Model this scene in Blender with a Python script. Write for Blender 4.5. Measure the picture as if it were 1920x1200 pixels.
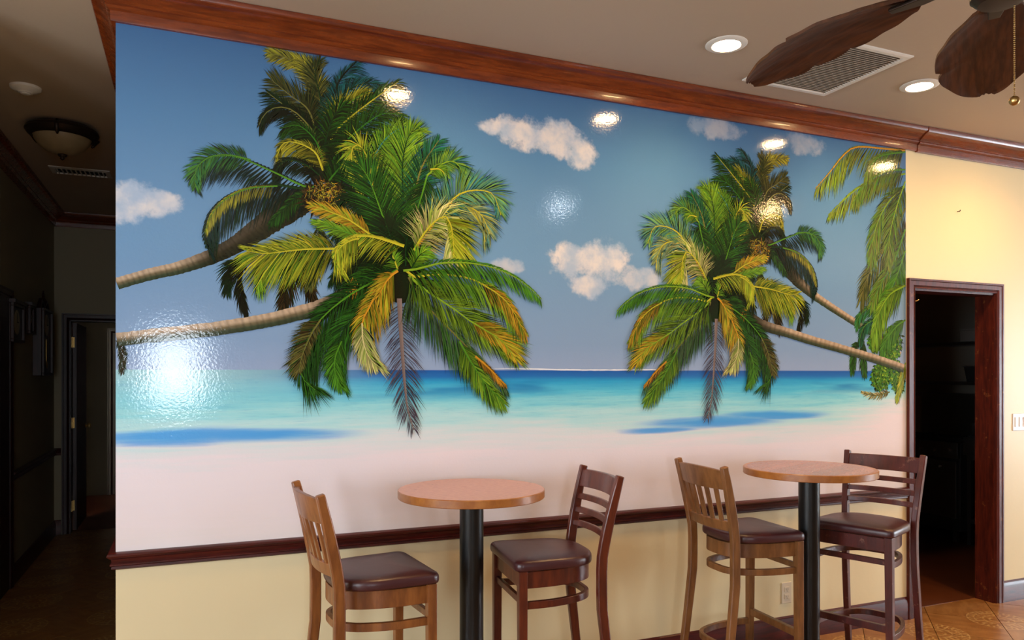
import bpy, bmesh, math, random
from mathutils import Vector, Matrix

# ------------------------------------------------------------------ camera, sky, exposure
for o in list(bpy.data.objects):
    bpy.data.objects.remove(o, do_unlink=True)
SC = bpy.context.scene
COL = SC.collection
PI = math.pi

cam_data = bpy.data.cameras.new('camera')
cam = bpy.data.objects.new('camera', cam_data)
COL.objects.link(cam)
cam.location = (0.269, -3.385, 1.53)
cam.rotation_euler = (PI / 2, 0, -math.radians(23.06))
cam_data.sensor_fit = 'HORIZONTAL'
cam_data.sensor_width = 36.0
cam_data.lens = 36.0 * 1421.0 / 1920.0
cam_data.shift_y = 100.0 / 1920.0
cam_data.clip_start = 0.02
SC.camera = cam

world = bpy.data.worlds.new('overcast_sky')
SC.world = world
world.use_nodes = True
bgn = world.node_tree.nodes['Background']
bgn.inputs['Color'].default_value = (0.80, 0.90, 1.0, 1)
bgn.inputs['Strength'].default_value = 16.5

SC.view_settings.view_transform = 'Standard'
SC.view_settings.look = 'None'
SC.view_settings.gamma = 1.0
SC.view_settings.use_curve_mapping = False
SC.view_settings.exposure = 0.80

# rooms (metres): dining room x -3..11, y -7..0; hall x -0.91..0, y 0..4.92; kitchen x 0.13..7.35, y 0.13..4
CEIL = 3.05
RX0, RX1, RY0 = -3.0, 11.0, -7.0
# unseen openings, side ones added to light the room: wall, centre along wall, sill, head, width
WINDOWS = {'left': [(-2.3, 0.8, 2.3, 1.2), (-4.5, 0.8, 2.3, 1.2)],
           'rear': [(0.10, 1.08, 2.08, 0.72)],
           'right': [(-2.6, 0.4, 2.4, 1.5), (-4.3, 0.4, 2.4, 1.5)]}

def portal(name, loc, rot, sx, sy):
    l = bpy.data.lights.new(name, 'AREA')
    l.shape = 'RECTANGLE'; l.size = sx; l.size_y = sy
    l.cycles.is_portal = True
    o = bpy.data.objects.new(name, l); COL.objects.link(o)
    o.location = loc; o.rotation_euler = rot
    return o
for (c, s, h, w) in WINDOWS['left']:
    portal('window_daylight', (RX0 - 0.06, c, (s + h) / 2), (0, -PI / 2, 0), h - s, w)
for (c, s, h, w) in WINDOWS['rear']:
    portal('window_daylight', (c, RY0 - 0.06, (s + h) / 2), (PI / 2, 0, 0), w, h - s)
for (c, s, h, w) in WINDOWS['right']:
    portal('window_daylight', (RX1 + 0.06, c, (s + h) / 2), (0, PI / 2, 0), h - s, w)

# ------------------------------------------------------------------ helpers
random.seed(7)
def lin(c):
    return tuple(((v / 255.0) / 12.92 if v / 255.0 <= 0.04045 else ((v / 255.0 + 0.055) / 1.055) ** 2.4) for v in c)
def tag(o, label=None, cat=None, group=None, kind=None):
    if label: o['label'] = label
    if cat: o['category'] = cat
    if group: o['group'] = group
    if kind: o['kind'] = kind
    return o
def empty(name, loc=(0, 0, 0), rz=0.0):
    o = bpy.data.objects.new(name, None); COL.objects.link(o)
    o.empty_display_size = 0.1
    o.location = loc; o.rotation_euler = (0, 0, rz)
    return o
def obj(name, bm, m, parent=None, smooth=False, bevel=0.0, seg=2, auto=False):
    me = bpy.data.meshes.new(name)
    bmesh.ops.recalc_face_normals(bm, faces=bm.faces)
    bm.to_mesh(me); bm.free()
    if smooth:
        for p in me.polygons: p.use_smooth = True
    o = bpy.data.objects.new(name, me); COL.objects.link(o)
    if m: me.materials.append(m)
    if parent: o.parent = parent
    if auto:
        me.set_sharp_from_angle(angle=math.radians(35))
    if bevel:
        b = o.modifiers.new('bevel', 'BEVEL'); b.width = bevel; b.segments = seg
        b.limit_method = 'ANGLE'; b.angle_limit = math.radians(40)
    return o
def box(bm, x0, x1, y0, y1, z0, z1):
    v = [bm.verts.new(p) for p in ((x0, y0, z0), (x1, y0, z0), (x1, y1, z0), (x0, y1, z0),
                                   (x0, y0, z1), (x1, y0, z1), (x1, y1, z1), (x0, y1, z1))]
    for f in ((3, 2, 1, 0), (4, 5, 6, 7), (0, 1, 5, 4), (1, 2, 6, 5), (2, 3, 7, 6), (3, 0, 4, 7)):
        bm.faces.new([v[i] for i in f])
    return bm
def boxes(*L):
    bm = bmesh.new()
    for b in L: box(bm, *b)
    return bm
def loft(bm, rings, closed=True, cap=True):
    vs = [[bm.verts.new(p) for p in r] for r in rings]
    n = len(vs[0])
    for a, b in zip(vs, vs[1:]):
        for i in range(n if closed else n - 1):
            j = (i + 1) % n
            bm.faces.new((a[i], a[j], b[j], b[i]))
    if cap and closed:
        bm.faces.new(vs[0][::-1]); bm.faces.new(vs[-1])
    return vs
def lathe(bm, prof, n=32, c=(0, 0, 0)):
    """prof: list of (r, z); closes at r = 0"""
    rings = []
    for r, z in prof:
        if r <= 1e-6:
            rings.append([bm.verts.new((c[0], c[1], c[2] + z))])
        else:
            rings.append([bm.verts.new((c[0] + r * math.cos(2 * PI * i / n), c[1] + r * math.sin(2 * PI * i / n), c[2] + z)) for i in range(n)])
    for a, b in zip(rings, rings[1:]):
        for i in range(n):
            j = (i + 1) % n
            if len(a) == 1 and len(b) == 1: continue
            if len(a) == 1: bm.faces.new((a[0], b[i], b[j]))
            elif len(b) == 1: bm.faces.new((a[i], a[j], b[0]))
            else: bm.faces.new((a[i], a[j], b[j], b[i]))
    return bm
def tube(bm, pts, r, n=8):
    rings = []
    P = [Vector(p) for p in pts]
    for i, p in enumerate(P):
        t = (P[min(i + 1, len(P) - 1)] - P[max(i - 1, 0)]).normalized()
        u = t.cross(Vector((0, 0, 1)))
        if u.length < 1e-3: u = t.cross(Vector((0, 1, 0)))
        u.normalize(); v = t.cross(u)
        rr = r[i] if isinstance(r, (list, tuple)) else r
        rings.append([p + u * (rr * math.cos(2 * PI * k / n)) + v * (rr * math.sin(2 * PI * k / n)) for k in range(n)])
    loft(bm, rings)
    return bm
def bar(bm, pts, w, h, side=None):
    """rectangular bar along pts; w across (horizontal), h the other way"""
    P = [Vector(p) for p in pts]; rings = []
    for i, p in enumerate(P):
        t = (P[min(i + 1, len(P) - 1)] - P[max(i - 1, 0)]).normalized()
        u = Vector(side) if side else t.cross(Vector((0, 0, 1))).normalized()
        u = (u - t * u.dot(t)).normalized(); v = t.cross(u)
        ww = w[i] if isinstance(w, (list, tuple)) else w
        hh = h[i] if isinstance(h, (list, tuple)) else h
        rings.append([p + u * (ww / 2) + v * (hh / 2), p - u * (ww / 2) + v * (hh / 2), p - u * (ww / 2) - v * (hh / 2), p + u * (ww / 2) - v * (hh / 2)])
    loft(bm, rings)
    return bm
def catmull(P, n):
    """n points along a smooth curve through the tuples P"""
    P = [Vector(p) for p in P]; out = []
    Q = [P[0] * 2 - P[1]] + P + [P[-1] * 2 - P[-2]]
    lens = [(b - a).length for a, b in zip(P, P[1:])]; tot = sum(lens)
    for k in range(n):
        s = tot * k / (n - 1); i = 0
        while i < len(lens) - 1 and s > lens[i]: s -= lens[i]; i += 1
        t = min(1.0, s / max(lens[i], 1e-9))
        a, b, c, d = Q[i:i + 4]
        out.append(0.5 * ((2 * b) + (c - a) * t + (2 * a - 5 * b + 4 * c - d) * t * t + (3 * b - a - 3 * c + d) * t ** 3))
    return out
def sweep_trim(bm, path, prof, caps=True):
    """path: list of (x, y) run with the room on the RIGHT; prof: list of (out, z). Mitred corners."""
    P = [Vector(p) for p in path]; rings = []
    for i, p in enumerate(P):
        dirs = []
        if i > 0: dirs.append((P[i] - P[i - 1]).normalized())
        if i < len(P) - 1: dirs.append((P[i + 1] - P[i]).normalized())
        ns = [Vector((d.y, -d.x)) for d in dirs]
        m = ns[0] if len(ns) == 1 else (ns[0] + ns[1]) / (1 + ns[0].dot(ns[1]))
        rings.append([(p.x + m.x * o, p.y + m.y * o, z) for o, z in prof])
    loft(bm, rings, True, caps)
    return bm

# ------------------------------------------------------------------ materials
def mat(name, col, rough=0.5, metal=0.0, spec=0.5, emit=None, estr=0.0, coat=0.0):
    m = bpy.data.materials.new(name); m.use_nodes = True
    b = m.node_tree.nodes['Principled BSDF']
    b.inputs['Base Color'].default_value = (*col, 1)
    b.inputs['Roughness'].default_value = rough
    b.inputs['Metallic'].default_value = metal
    b.inputs['Specular IOR Level'].default_value = spec
    b.inputs['Coat Weight'].default_value = coat
    if emit:
        b.inputs['Emission Color'].default_value = (*emit, 1)
        b.inputs['Emission Strength'].default_value = estr
    return m
class NT:
    def __init__(s, m):
        s.t = m.node_tree; s.n = s.t.nodes; s.b = s.n.get('Principled BSDF')
    def new(s, ty, **kw):
        x = s.n.new(ty)
        for k, v in kw.items(): setattr(x, k, v)
        return x
    def put(s, sock, v):
        if isinstance(v, bpy.types.NodeSocket): s.t.links.new(v, sock)
        elif v is not None: sock.default_value = v
    def math(s, op, a, b=None, c=None, clamp=False):
        x = s.new('ShaderNodeMath', operation=op, use_clamp=clamp)
        s.put(x.inputs[0], a); s.put(x.inputs[1], b)
        if c is not None: s.put(x.inputs[2], c)
        return x.outputs[0]
    def step(s, v, a, b):
        x = s.new('ShaderNodeMapRange', interpolation_type='SMOOTHSTEP')
        s.put(x.inputs['Value'], v); x.inputs['From Min'].default_value = a; x.inputs['From Max'].default_value = b
        return x.outputs[0]
    def mix(s, f, a, b, mode='MIX'):
        x = s.new('ShaderNodeMix', data_type='RGBA', blend_type=mode)
        s.put(x.inputs[0], f)
        s.put(x.inputs[6], (*a, 1) if isinstance(a, tuple) and len(a) == 3 else a)
        s.put(x.inputs[7], (*b, 1) if isinstance(b, tuple) and len(b) == 3 else b)
        return x.outputs[2]
    def ramp(s, f, stops):
        x = s.new('ShaderNodeValToRGB'); e = x.color_ramp.elements
        while len(e) < len(stops): e.new(0.5)
        for q, (p, c) in zip(e, stops): q.position = p; q.color = (*c, 1)
        s.put(x.inputs[0], f); return x.outputs[0]
    def coord(s, kind='Object'):
        return s.new('ShaderNodeTexCoord').outputs[kind]
    def noise(s, vec, scale, detail=3.0, rough=0.5, out=0):
        x = s.new('ShaderNodeTexNoise'); s.put(x.inputs['Vector'], vec)
        x.inputs['Scale'].default_value = scale; x.inputs['Detail'].default_value = detail; x.inputs['Roughness'].default_value = rough
        return x.outputs[out]
    def mapping(s, vec, scale=(1, 1, 1), loc=(0, 0, 0), rot=(0, 0, 0)):
        x = s.new('ShaderNodeMapping'); s.put(x.inputs[0], vec)
        x.inputs['Scale'].default_value = scale; x.inputs['Location'].default_value = loc; x.inputs['Rotation'].default_value = rot
        return x.outputs[0]
    def bump(s, h, strength=0.2, dist=0.01):
        x = s.new('ShaderNodeBump'); s.put(x.inputs['Height'], h)
        x.inputs['Strength'].default_value = strength; x.inputs['Distance'].default_value = dist
        s.t.links.new(x.outputs[0], s.b.inputs['Normal']); return x
    def xyz(s, vec):
        x = s.new('ShaderNodeSeparateXYZ'); s.put(x.inputs[0], vec); return x.outputs
    def comb(s, a, b, c):
        x = s.new('ShaderNodeCombineXYZ'); s.put(x.inputs[0], a); s.put(x.inputs[1], b); s.put(x.inputs[2], c); return x.outputs[0]
    def base(s, v): s.put(s.b.inputs['Base Color'], v)

def wood(name, c1, c2, rough=0.35, stretch=(3, 3, 30), wear=None, spec=0.5, coat=0.0):
    """wood grain running along the axis with the SMALL stretch"""
    m = mat(name, c1, rough, spec=spec, coat=coat); t = NT(m)
    oc = t.coord()
    g = t.noise(t.mapping(oc, stretch), 6.0, 6.0, 0.6)
    g2 = t.noise(t.mapping(oc, tuple(v * 0.35 for v in stretch)), 5.0, 2.0)
    f = t.step(t.math('ADD', t.math('MULTIPLY', g, 0.7), t.math('MULTIPLY', g2, 0.4)), 0.38, 0.72)
    c = t.mix(f, c1, c2)
    if wear:
        wn = t.step(t.noise(oc, 22.0, 5.0, 0.7), 0.60, 0.68)
        c = t.mix(t.math('MULTIPLY', wn, 0.55), c, wear)
    t.base(c)
    t.put(t.b.inputs['Roughness'], t.math('MULTIPLY_ADD', g, 0.18, rough - 0.09))
    t.bump(g, 0.05, 0.003)
    return m
def plaster(name, col, rough=0.6, bump=0.25, spec=0.3):
    m = mat(name, col, rough, spec=spec); t = NT(m); oc = t.coord()
    n = t.noise(oc, 2.2, 4.0, 0.6); n2 = t.noise(oc, 34.0, 4.0, 0.6); n3 = t.noise(oc, 9.0, 3.0, 0.7)
    t.base(t.mix(t.math('MULTIPLY', n, 0.25), col, tuple(v * 0.86 for v in col)))
    t.bump(t.math('ADD', t.math('MULTIPLY', n2, 0.35), n3), bump, 0.004)
    return m

M = {}
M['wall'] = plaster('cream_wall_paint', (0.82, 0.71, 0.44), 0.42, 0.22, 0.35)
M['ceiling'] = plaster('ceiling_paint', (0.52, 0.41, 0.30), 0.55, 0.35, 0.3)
M['hall'] = plaster('hall_wall_darkened', (0.40, 0.35, 0.23), 0.6)  # walls darkened in colour to stand for the dim hall
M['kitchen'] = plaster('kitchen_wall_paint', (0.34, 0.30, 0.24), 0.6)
M['rear_wall'] = plaster('rear_wall_paint', (0.24, 0.16, 0.10), 0.6)  # unseen wall, made dark to weaken its reflection in the mural
M['crown'] = wood('crown_stained_wood', lin((132, 60, 24)), lin((92, 36, 13)), 0.28, (1.2, 12, 12), coat=0.2)
M['rail'] = wood('rail_mahogany', lin((86, 26, 20)), lin((52, 14, 12)), 0.34, (1.5, 14, 14), spec=0.4, coat=0.12)
M['casing'] = wood('casing_mahogany', lin((92, 34, 20)), lin((58, 18, 12)), 0.38, (14, 14, 1.5), wear=lin((140, 84, 44)), spec=0.35)
M['dark_door'] = wood('dark_door_wood', lin((56, 20, 16)), lin((34, 10, 8)), 0.35, (14, 14, 1.5))
M['white'] = mat('white_enamel', (0.82, 0.78, 0.70), 0.4)
M['plastic'] = mat('white_plastic', (0.80, 0.76, 0.74), 0.3)
M['dark'] = mat('dark_gap', (0.02, 0.018, 0.015), 0.8)
M['black_metal'] = mat('black_powder_coat', (0.006, 0.0065, 0.006), 0.32, spec=0.4)
M['steel'] = mat('brushed_steel', (0.28, 0.28, 0.28), 0.4, metal=1.0)
M['iron'] = mat('blackened_iron', (0.03, 0.03, 0.03), 0.6)
M['brass'] = mat('aged_brass', (0.55, 0.36, 0.13), 0.35, metal=1.0)
M['bronze'] = mat('dark_bronze', (0.035, 0.02, 0.012), 0.4, metal=0.6)
M['vinyl'] = mat('brown_vinyl', lin((66, 30, 32)), 0.34, spec=0.6)
_t = NT(M['vinyl']); _o = _t.coord()
_t.bump(_t.math('ADD', _t.noise(_o, 260.0, 2.0), _t.math('MULTIPLY', _t.noise(_o, 14.0, 3.0), 1.5)), 0.12, 0.003)
# ------------------------------------------------------------------ structure
def struct(name, bm, m, parent=None, **k):
    o = obj(name, bm, m, parent, **k)
    if not parent: tag(o, kind='structure')
    return o
WT = 0.13
DX0, DX1, DZ = 4.445, 5.205, 2.062          # kitchen doorway
struct('wall_back', boxes((0, DX0, 0, WT, 0, CEIL), (DX0, DX1, 0, WT, DZ, CEIL), (DX1, RX1, 0, WT, 0, CEIL)), M['wall'])
struct('wall_back_left', boxes((RX0, -0.91, 0, WT, 0, CEIL)), M['wall'])
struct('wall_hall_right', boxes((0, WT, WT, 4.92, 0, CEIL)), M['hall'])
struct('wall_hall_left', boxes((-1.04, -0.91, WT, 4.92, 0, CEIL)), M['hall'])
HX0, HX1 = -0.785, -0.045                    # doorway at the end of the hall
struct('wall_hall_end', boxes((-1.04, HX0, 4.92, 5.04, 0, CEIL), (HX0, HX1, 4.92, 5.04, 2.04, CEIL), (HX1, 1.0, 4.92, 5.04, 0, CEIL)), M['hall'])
struct('wall_store_room', boxes((-1.3, -1.2, 5.04, 7.5, 0, CEIL), (-1.2, 1.0, 7.4, 7.5, 0, CEIL), (1.0, 1.1, 5.04, 7.5, 0, CEIL)), plaster('store_room_darkened', (0.05, 0.04, 0.03), 0.7))  # near-black walls: the darkness of the unlit room is put into the colour
def wall_with_windows(name, axis, pos, thick, a0, a1, wins, m='wall'):
    L = []; cuts = sorted([(c - w / 2, c + w / 2, s, h) for c, s, h, w in wins]); p = a0
    def seg(u0, u1, z0, z1):
        L.append((pos, pos + thick, u0, u1, z0, z1) if axis == 'x' else (u0, u1, pos, pos + thick, z0, z1))
    for u0, u1, s, h in cuts:
        seg(p, u0, 0, CEIL); seg(u0, u1, 0, s); seg(u0, u1, h, CEIL); p = u1
    seg(p, a1, 0, CEIL)
    struct(name, boxes(*L), M[m])
wall_with_windows('wall_left', 'x', RX0 - 0.12, 0.12, RY0, WT, WINDOWS['left'])
wall_with_windows('wall_right', 'x', RX1, 0.12, RY0, WT, WINDOWS['right'])
wall_with_windows('wall_rear', 'y', RY0 - 0.12, 0.12, RX0 - 0.12, RX1 + 0.12, WINDOWS['rear'], 'rear_wall')
struct('wall_kitchen_right', boxes((7.35, 7.45, WT, 4.1, 0, CEIL)), M['kitchen'])
struct('wall_kitchen_back', boxes((WT, 7.35, 4.0, 4.1, 0, CEIL)), M['kitchen'])
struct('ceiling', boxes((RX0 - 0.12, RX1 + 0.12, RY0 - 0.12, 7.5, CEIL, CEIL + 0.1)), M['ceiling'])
glass = mat('window_glass', (0.9, 0.95, 1.0), 0.05)
_t = NT(glass)
_tr = _t.new('ShaderNodeBsdfTransparent'); _gl = _t.new('ShaderNodeBsdfGlossy'); _gl.inputs['Roughness'].default_value = 0.03
_mx = _t.new('ShaderNodeMixShader'); _mx.inputs[0].default_value = 0.06
_t.t.links.new(_tr.outputs[0], _mx.inputs[1]); _t.t.links.new(_gl.outputs[0], _mx.inputs[2])
_t.t.links.new(_mx.outputs[0], _t.n['Material Output'].inputs['Surface'])
wn = 0
for wall, lst in WINDOWS.items():
    for (c, s, h, w) in lst:
        wn += 1
        f = 0.05
        L = [(-w / 2, w / 2, s, s + f), (-w / 2, w / 2, h - f, h), (-w / 2, -w / 2 + f, s + f, h - f), (w / 2 - f, w / 2, s + f, h - f), (-0.015, 0.015, s + f, h - f)]
        def place(u0, u1, z0, z1, d0, d1):
            if wall == 'left': return (RX0 - d1, RX0 - d0, c + u0, c + u1, z0, z1)
            if wall == 'right': return (RX1 + d0, RX1 + d1, c + u0, c + u1, z0, z1)
            return (c + u0, c + u1, RY0 - d1, RY0 - d0, z0, z1)
        fr = struct('window_%d' % wn, boxes(*[place(*q, 0.02, 0.05) for q in L]), M['casing'])
        obj('pane', boxes(place(-w / 2 + f, w / 2 - f, s + f, h - f, 0.034, 0.036)), glass, fr)

# crown moulding, chair rail, baseboards
def crown_prof(dz=0.0, do=0.0):
    p = [(0.0, 2.922), (0.016, 2.922), (0.018, 2.930), (0.020, 2.962), (0.030, 2.968), (0.036, 2.976), (0.034, 2.984),
         (0.040, 2.990), (0.052, 2.999), (0.066, 3.011), (0.080, 3.020), (0.092, 3.024), (0.096, 3.030), (0.098, CEIL - 0.002), (0.0, CEIL - 0.002)]
    return [(o + (do if o > 0 else 0), z + (dz if z < 3.04 else 0)) for o, z in p]
def trim(name, path, prof, m, **k):
    bm = bmesh.new(); sweep_trim(bm, path, prof); return struct(name, bm, m, auto=True, smooth=True, **k)
trim('trim_1', [(0, 4.80), (0, 0), (4.455, 0)], crown_prof(), M['crown'])
trim('trim_2', [(4.458, 0), (RX1, 0)], crown_prof(-0.006, 0.003), M['crown'])
trim('trim_3', [(-0.91, 0), (-0.91, 4.92), (0.0, 4.92)], crown_prof(), M['crown'])
rail_prof = [(0, 0.752), (0.010, 0.752), (0.016, 0.757), (0.014, 0.765), (0.020, 0.769), (0.020, 0.774), (0.013, 0.782), (0.016, 0.795), (0.026, 0.802), (0.031, 0.809), (0.028, 0.816), (0.018, 0.821), (0, 0.821)]
trim('trim_4', [(0, 4.9), (0, 0), (4.384, 0)], rail_prof, M['rail'])
trim('trim_5', [(-0.91, 3.02), (-0.91, 4.92), (-0.852, 4.92)], rail_prof, M['rail'])
base_prof = [(0, 0), (0.017, 0), (0.017, 0.100), (0.014, 0.106), (0.014, 0.116), (0.009, 0.124), (0.009, 0.130), (0.003, 0.138), (0, 0.138)]
trim('baseboard_back', [(0, 4.9), (0, 0), (4.384, 0)], base_prof, M['rail'])
trim('baseboard_back_right', [(5.268, 0), (RX1, 0)], base_prof, M['rail'])
trim('baseboard_hall_left', [(-0.91, 3.02), (-0.91, 4.92), (-0.852, 4.92)], base_prof, M['rail'])

# doorway casings (door_1 kitchen doorway, door_2 hall end with its open leaf, door_3 on the hall's left wall)
cas_prof = [(0.0, 0.0), (0.012, 0.0), (0.014, 0.004), (0.010, 0.012), (0.018, 0.020), (0.018, 0.046), (0.022, 0.050), (0.022, 0.061), (0.0, 0.061)]
def casing(name, x0, x1, ztop, y, flip, parent=None, m=None, z0=0.0):
    """casing round an opening x0..x1 on the plane y; profile (out, across) swept up, over and down"""
    bm = bmesh.new(); rings = []
    for cx, cz, sx, sz in ((x0, z0, -1, 0), (x0, ztop, -1, 1), (x1, ztop, 1, 1), (x1, z0, 1, 0)):
        rings.append([(cx + sx * a, y + flip * o, cz + sz * a) for o, a in cas_prof])
    loft(bm, rings); return struct(name, bm, m or M['casing'], parent, auto=True, smooth=True)
d1 = casing('door_1', DX0, DX1, DZ, 0, -1)
obj('jamb', boxes((DX0, DX0 + 0.012, 0.0, WT, 0, DZ), (DX1 - 0.012, DX1, 0.0, WT, 0, DZ), (DX0 + 0.012, DX1 - 0.012, 0.0, WT, DZ - 0.012, DZ)), M['casing'], d1)
hk = bmesh.new(); tube(hk, [(DX0 + 0.012, 0.02, 1.985), (DX0 + 0.03, 0.0, 1.985), (DX0 + 0.036, -0.008, 1.995)], 0.004, 6)
obj('hook', hk, M['brass'], d1, smooth=True)
d2 = casing('door_2', HX0, HX1, 2.04, 4.92, -1, m=M['dark_door'])
obj('jamb', boxes((HX0, HX0 + 0.012, 4.92, 5.04, 0, 2.04), (HX1 - 0.012, HX1, 4.92, 5.04, 0, 2.04), (HX0, HX1, 4.92, 5.04, 2.028, 2.04)), M['dark_door'], d2)
lf = obj('door_leaf', boxes((HX0 + 0.012, HX0 + 0.05, 5.045, 5.78, 0.01, 2.02)), M['dark_door'], d2, bevel=0.004)
for z in (0.25, 1.05, 1.83):
    obj('hinge', boxes((HX0 + 0.0125, HX0 + 0.018, 4.985, 5.05, z - 0.05, z + 0.05), (HX0 + 0.018, HX0 + 0.03, 5.035, 5.047, z - 0.05, z + 0.05)), M['brass'], lf)
kb = bmesh.new(); lathe(kb, [(0, 0.05), (0.02, 0.047), (0.027, 0.032), (0.02, 0.016), (0.009, 0.01), (0.009, 0), (0.022, 0), (0.022, -0.004), (0, -0.004)], 16)
bmesh.ops.transform(kb, matrix=Matrix.Translation((HX0 + 0.054, 5.70, 0.98)) @ Matrix.Rotation(PI / 2, 4, 'Y'), verts=kb.verts)
obj('knob', kb, M['brass'], lf, smooth=True)
bm = bmesh.new(); rings = []
for cy, cz, sy, sz in ((2.12, 0, -1, 0), (2.12, 2.06, -1, 1), (2.95, 2.06, 1, 1), (2.95, 0, 1, 0)):
    rings.append([(-0.91 + o, cy + sy * a, cz + sz * a) for o, a in cas_prof])
loft(bm, rings); d3 = struct('door_3', bm, M['dark_door'], auto=True, smooth=True)
obj('door_leaf', boxes((-0.9095, -0.902, 2.12, 2.95, 0.005, 2.06)), M['dark_door'], d3)
for (y0, y1, z0, z1) in ((2.24, 2.49, 0.2, 0.95), (2.58, 2.83, 0.2, 0.95), (2.24, 2.49, 1.1, 1.92), (2.58, 2.83, 1.1, 1.92)):
    obj('panel', boxes((-0.902, -0.896, y0, y1, z0, z1)), M['dark_door'], d3, bevel=0.004)

d4 = casing('door_4', -0.62, 0.18, 2.04, 7.4, -1, m=M['dark_door'])
obj('door_leaf', boxes((-0.62, 0.18, 7.388, 7.3995, 0.002, 2.04)), M['dark_door'], d4)

# floor: slab and diagonal medallion tiles
TILE = 0.395
fm = mat('tile_slab', (0.12, 0.075, 0.04), 0.8)
floor = struct('floor', boxes((RX0 - 0.12, RX1 + 0.12, RY0 - 0.12, 7.5, -0.1, -0.008)), fm)
tm = mat('medallion_tile', lin((176, 122, 66)), 0.28); t = NT(tm); oc = t.coord(); x, y, z = t.xyz(oc)
H = TILE / 2
lines = None
for sx in (1, -1):
    dx = t.math('SUBTRACT', x, sx * H); dy = t.math('SUBTRACT', y, sx * H)
    r = t.math('SQRT', t.math('ADD', t.math('MULTIPLY', dx, dx), t.math('MULTIPLY', dy, dy)))
    a = t.math('ARCTAN2', dy, dx)
    def band(v, c, w): return t.math('LESS_THAN', t.math('ABSOLUTE', t.math('SUBTRACT', v, c)), w)
    rings_ = t.math('MAXIMUM', t.math('MAXIMUM', band(r, 0.172, 0.004), band(r, 0.134, 0.004)), t.math('MAXIMUM', band(r, 0.085, 0.005), band(r, 0.05, 0.006)))
    seg = t.math('GREATER_THAN', t.math('SINE', t.math('MULTIPLY', a, 32.0)), 0.35)
    seg2 = t.math('GREATER_THAN', t.math('SINE', t.math('MULTIPLY', a, 20.0)), 0.5)
    ticks = t.math('MAXIMUM', t.math('MULTIPLY', seg, band(r, 0.153, 0.017)), t.math('MULTIPLY', seg2, band(r, 0.11, 0.018)))
    v = t.math('MAXIMUM', rings_, ticks)
    lines = v if lines is None else t.math('MAXIMUM', lines, v)
wv = t.noise(t.mapping(oc, (3, 9, 3), rot=(0, 0, 0.8)), 2.0, 5.0, 0.6)
wear = t.step(t.noise(oc, 30.0, 3.0), 0.35, 0.5)
col = t.mix(t.step(wv, 0.35, 0.7), lin((142, 96, 52)), lin((166, 120, 70)))
t.base(t.mix(t.math('MULTIPLY', t.math('MULTIPLY', lines, wear), 0.75), col, lin((200, 164, 106))))
t.bump(wv, 0.08, 0.004)
def clip(poly, f):
    out = []
    for a, b in zip(poly, poly[1:] + poly[:1]):
        fa, fb = f(a), f(b)
        if fa >= 0: out.append(a)
        if (fa >= 0) != (fb >= 0):
            k = fa / (fa - fb); out.append((a[0] + (b[0] - a[0]) * k, a[1] + (b[1] - a[1]) * k))
    return out
REG = [(RX0, RX1, RY0, 0.0), (-0.91, 0.0, 0.0, 5.04), (DX0 + 0.012, DX1 - 0.012, 0.0, WT)]
q = 1 / math.sqrt(2)
N0 = 2.838                                    # a grout line runs through x - y = N0 * sqrt(2)
g = 0.002
full = bmesh.new(); box(full, -H + g, H - g, -H + g, H - g, -0.008, 0.0)
full_me = bpy.data.meshes.new('tile'); bmesh.ops.recalc_face_normals(full, faces=full.faces); full.to_mesh(full_me); full.free(); full_me.materials.append(tm)
far = bmesh.new()
cand = []
for i in range(-40, 41):
    for j in range(-40, 41):
        n = N0 + (i + 0.5) * TILE; p = (j + 0.5) * TILE + 0.12
        cx, cy = (p + n) * q, (p - n) * q
        for k, (x0, x1, y0, y1) in enumerate(REG):
            if not (x0 - 0.3 < cx < x1 + 0.3 and y0 - 0.3 < cy < y1 + 0.3): continue
            poly = [(cx + (sa * (H - g) + sb * (H - g)) * q, cy + (sa * (H - g) - sb * (H - g)) * q) for sa, sb in ((1, 1), (1, -1), (-1, -1), (-1, 1))]
            c0 = list(poly)
            for f in (lambda a: a[0] - x0, lambda a: x1 - a[0], lambda a: a[1] - y0, lambda a: y1 - a[1]):
                poly = clip(poly, f) if poly else poly
            if len(poly) < 3: continue
            cand.append((k, cx, cy, poly, len(poly) == 4 and all(abs(a[0] - b[0]) + abs(a[1] - b[1]) < 1e-6 for a, b in zip(poly, c0)), (i + j) % 2))
cand.sort(key=lambda c: 0 if c[0] else -c[2])
cand_near = [c for c in cand if c[0]] + sorted([c for c in cand if not c[0]], key=lambda c: math.hypot(c[1] - 4.6, c[2] + 0.4))
for n_, (k, cx, cy, poly, whole, odd) in enumerate(cand_near):
    rot = -PI / 4 + (PI / 2 if odd else 0)
    if n_ < 290:
        if whole:
            o = bpy.data.objects.new('tile', full_me); COL.objects.link(o)
        else:
            R = Matrix.Rotation(-rot, 2)
            lp = [R @ Vector((a[0] - cx, a[1] - cy)) for a in poly]
            b = bmesh.new(); loft(b, [[(v.x, v.y, -0.008) for v in lp], [(v.x, v.y, 0.0) for v in lp]])
            o = obj('tile', b, tm)
        o.location = (cx, cy, 0); o.rotation_euler = (0, 0, rot); o.parent = floor
    else:
        loft(far, [[(a[0], a[1], -0.008) for a in poly], [(a[0], a[1], 0.0) for a in poly]])
tag(obj('tile_field', far, tm, floor), kind='stuff')
km = mat('quarry_tile', lin((96, 52, 30)), 0.45); t = NT(km); oc = t.coord()
t.base(t.mix(t.noise(oc, 5.0, 4.0), lin((84, 44, 26)), lin((112, 62, 34))))
struct('floor_kitchen', boxes((WT, 7.35, WT, 4.0, -0.006, 0.002)), km)
struct('floor_store_room', boxes((-1.2, 1.0, 5.04, 7.4, -0.006, 0.0)), km)
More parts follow.
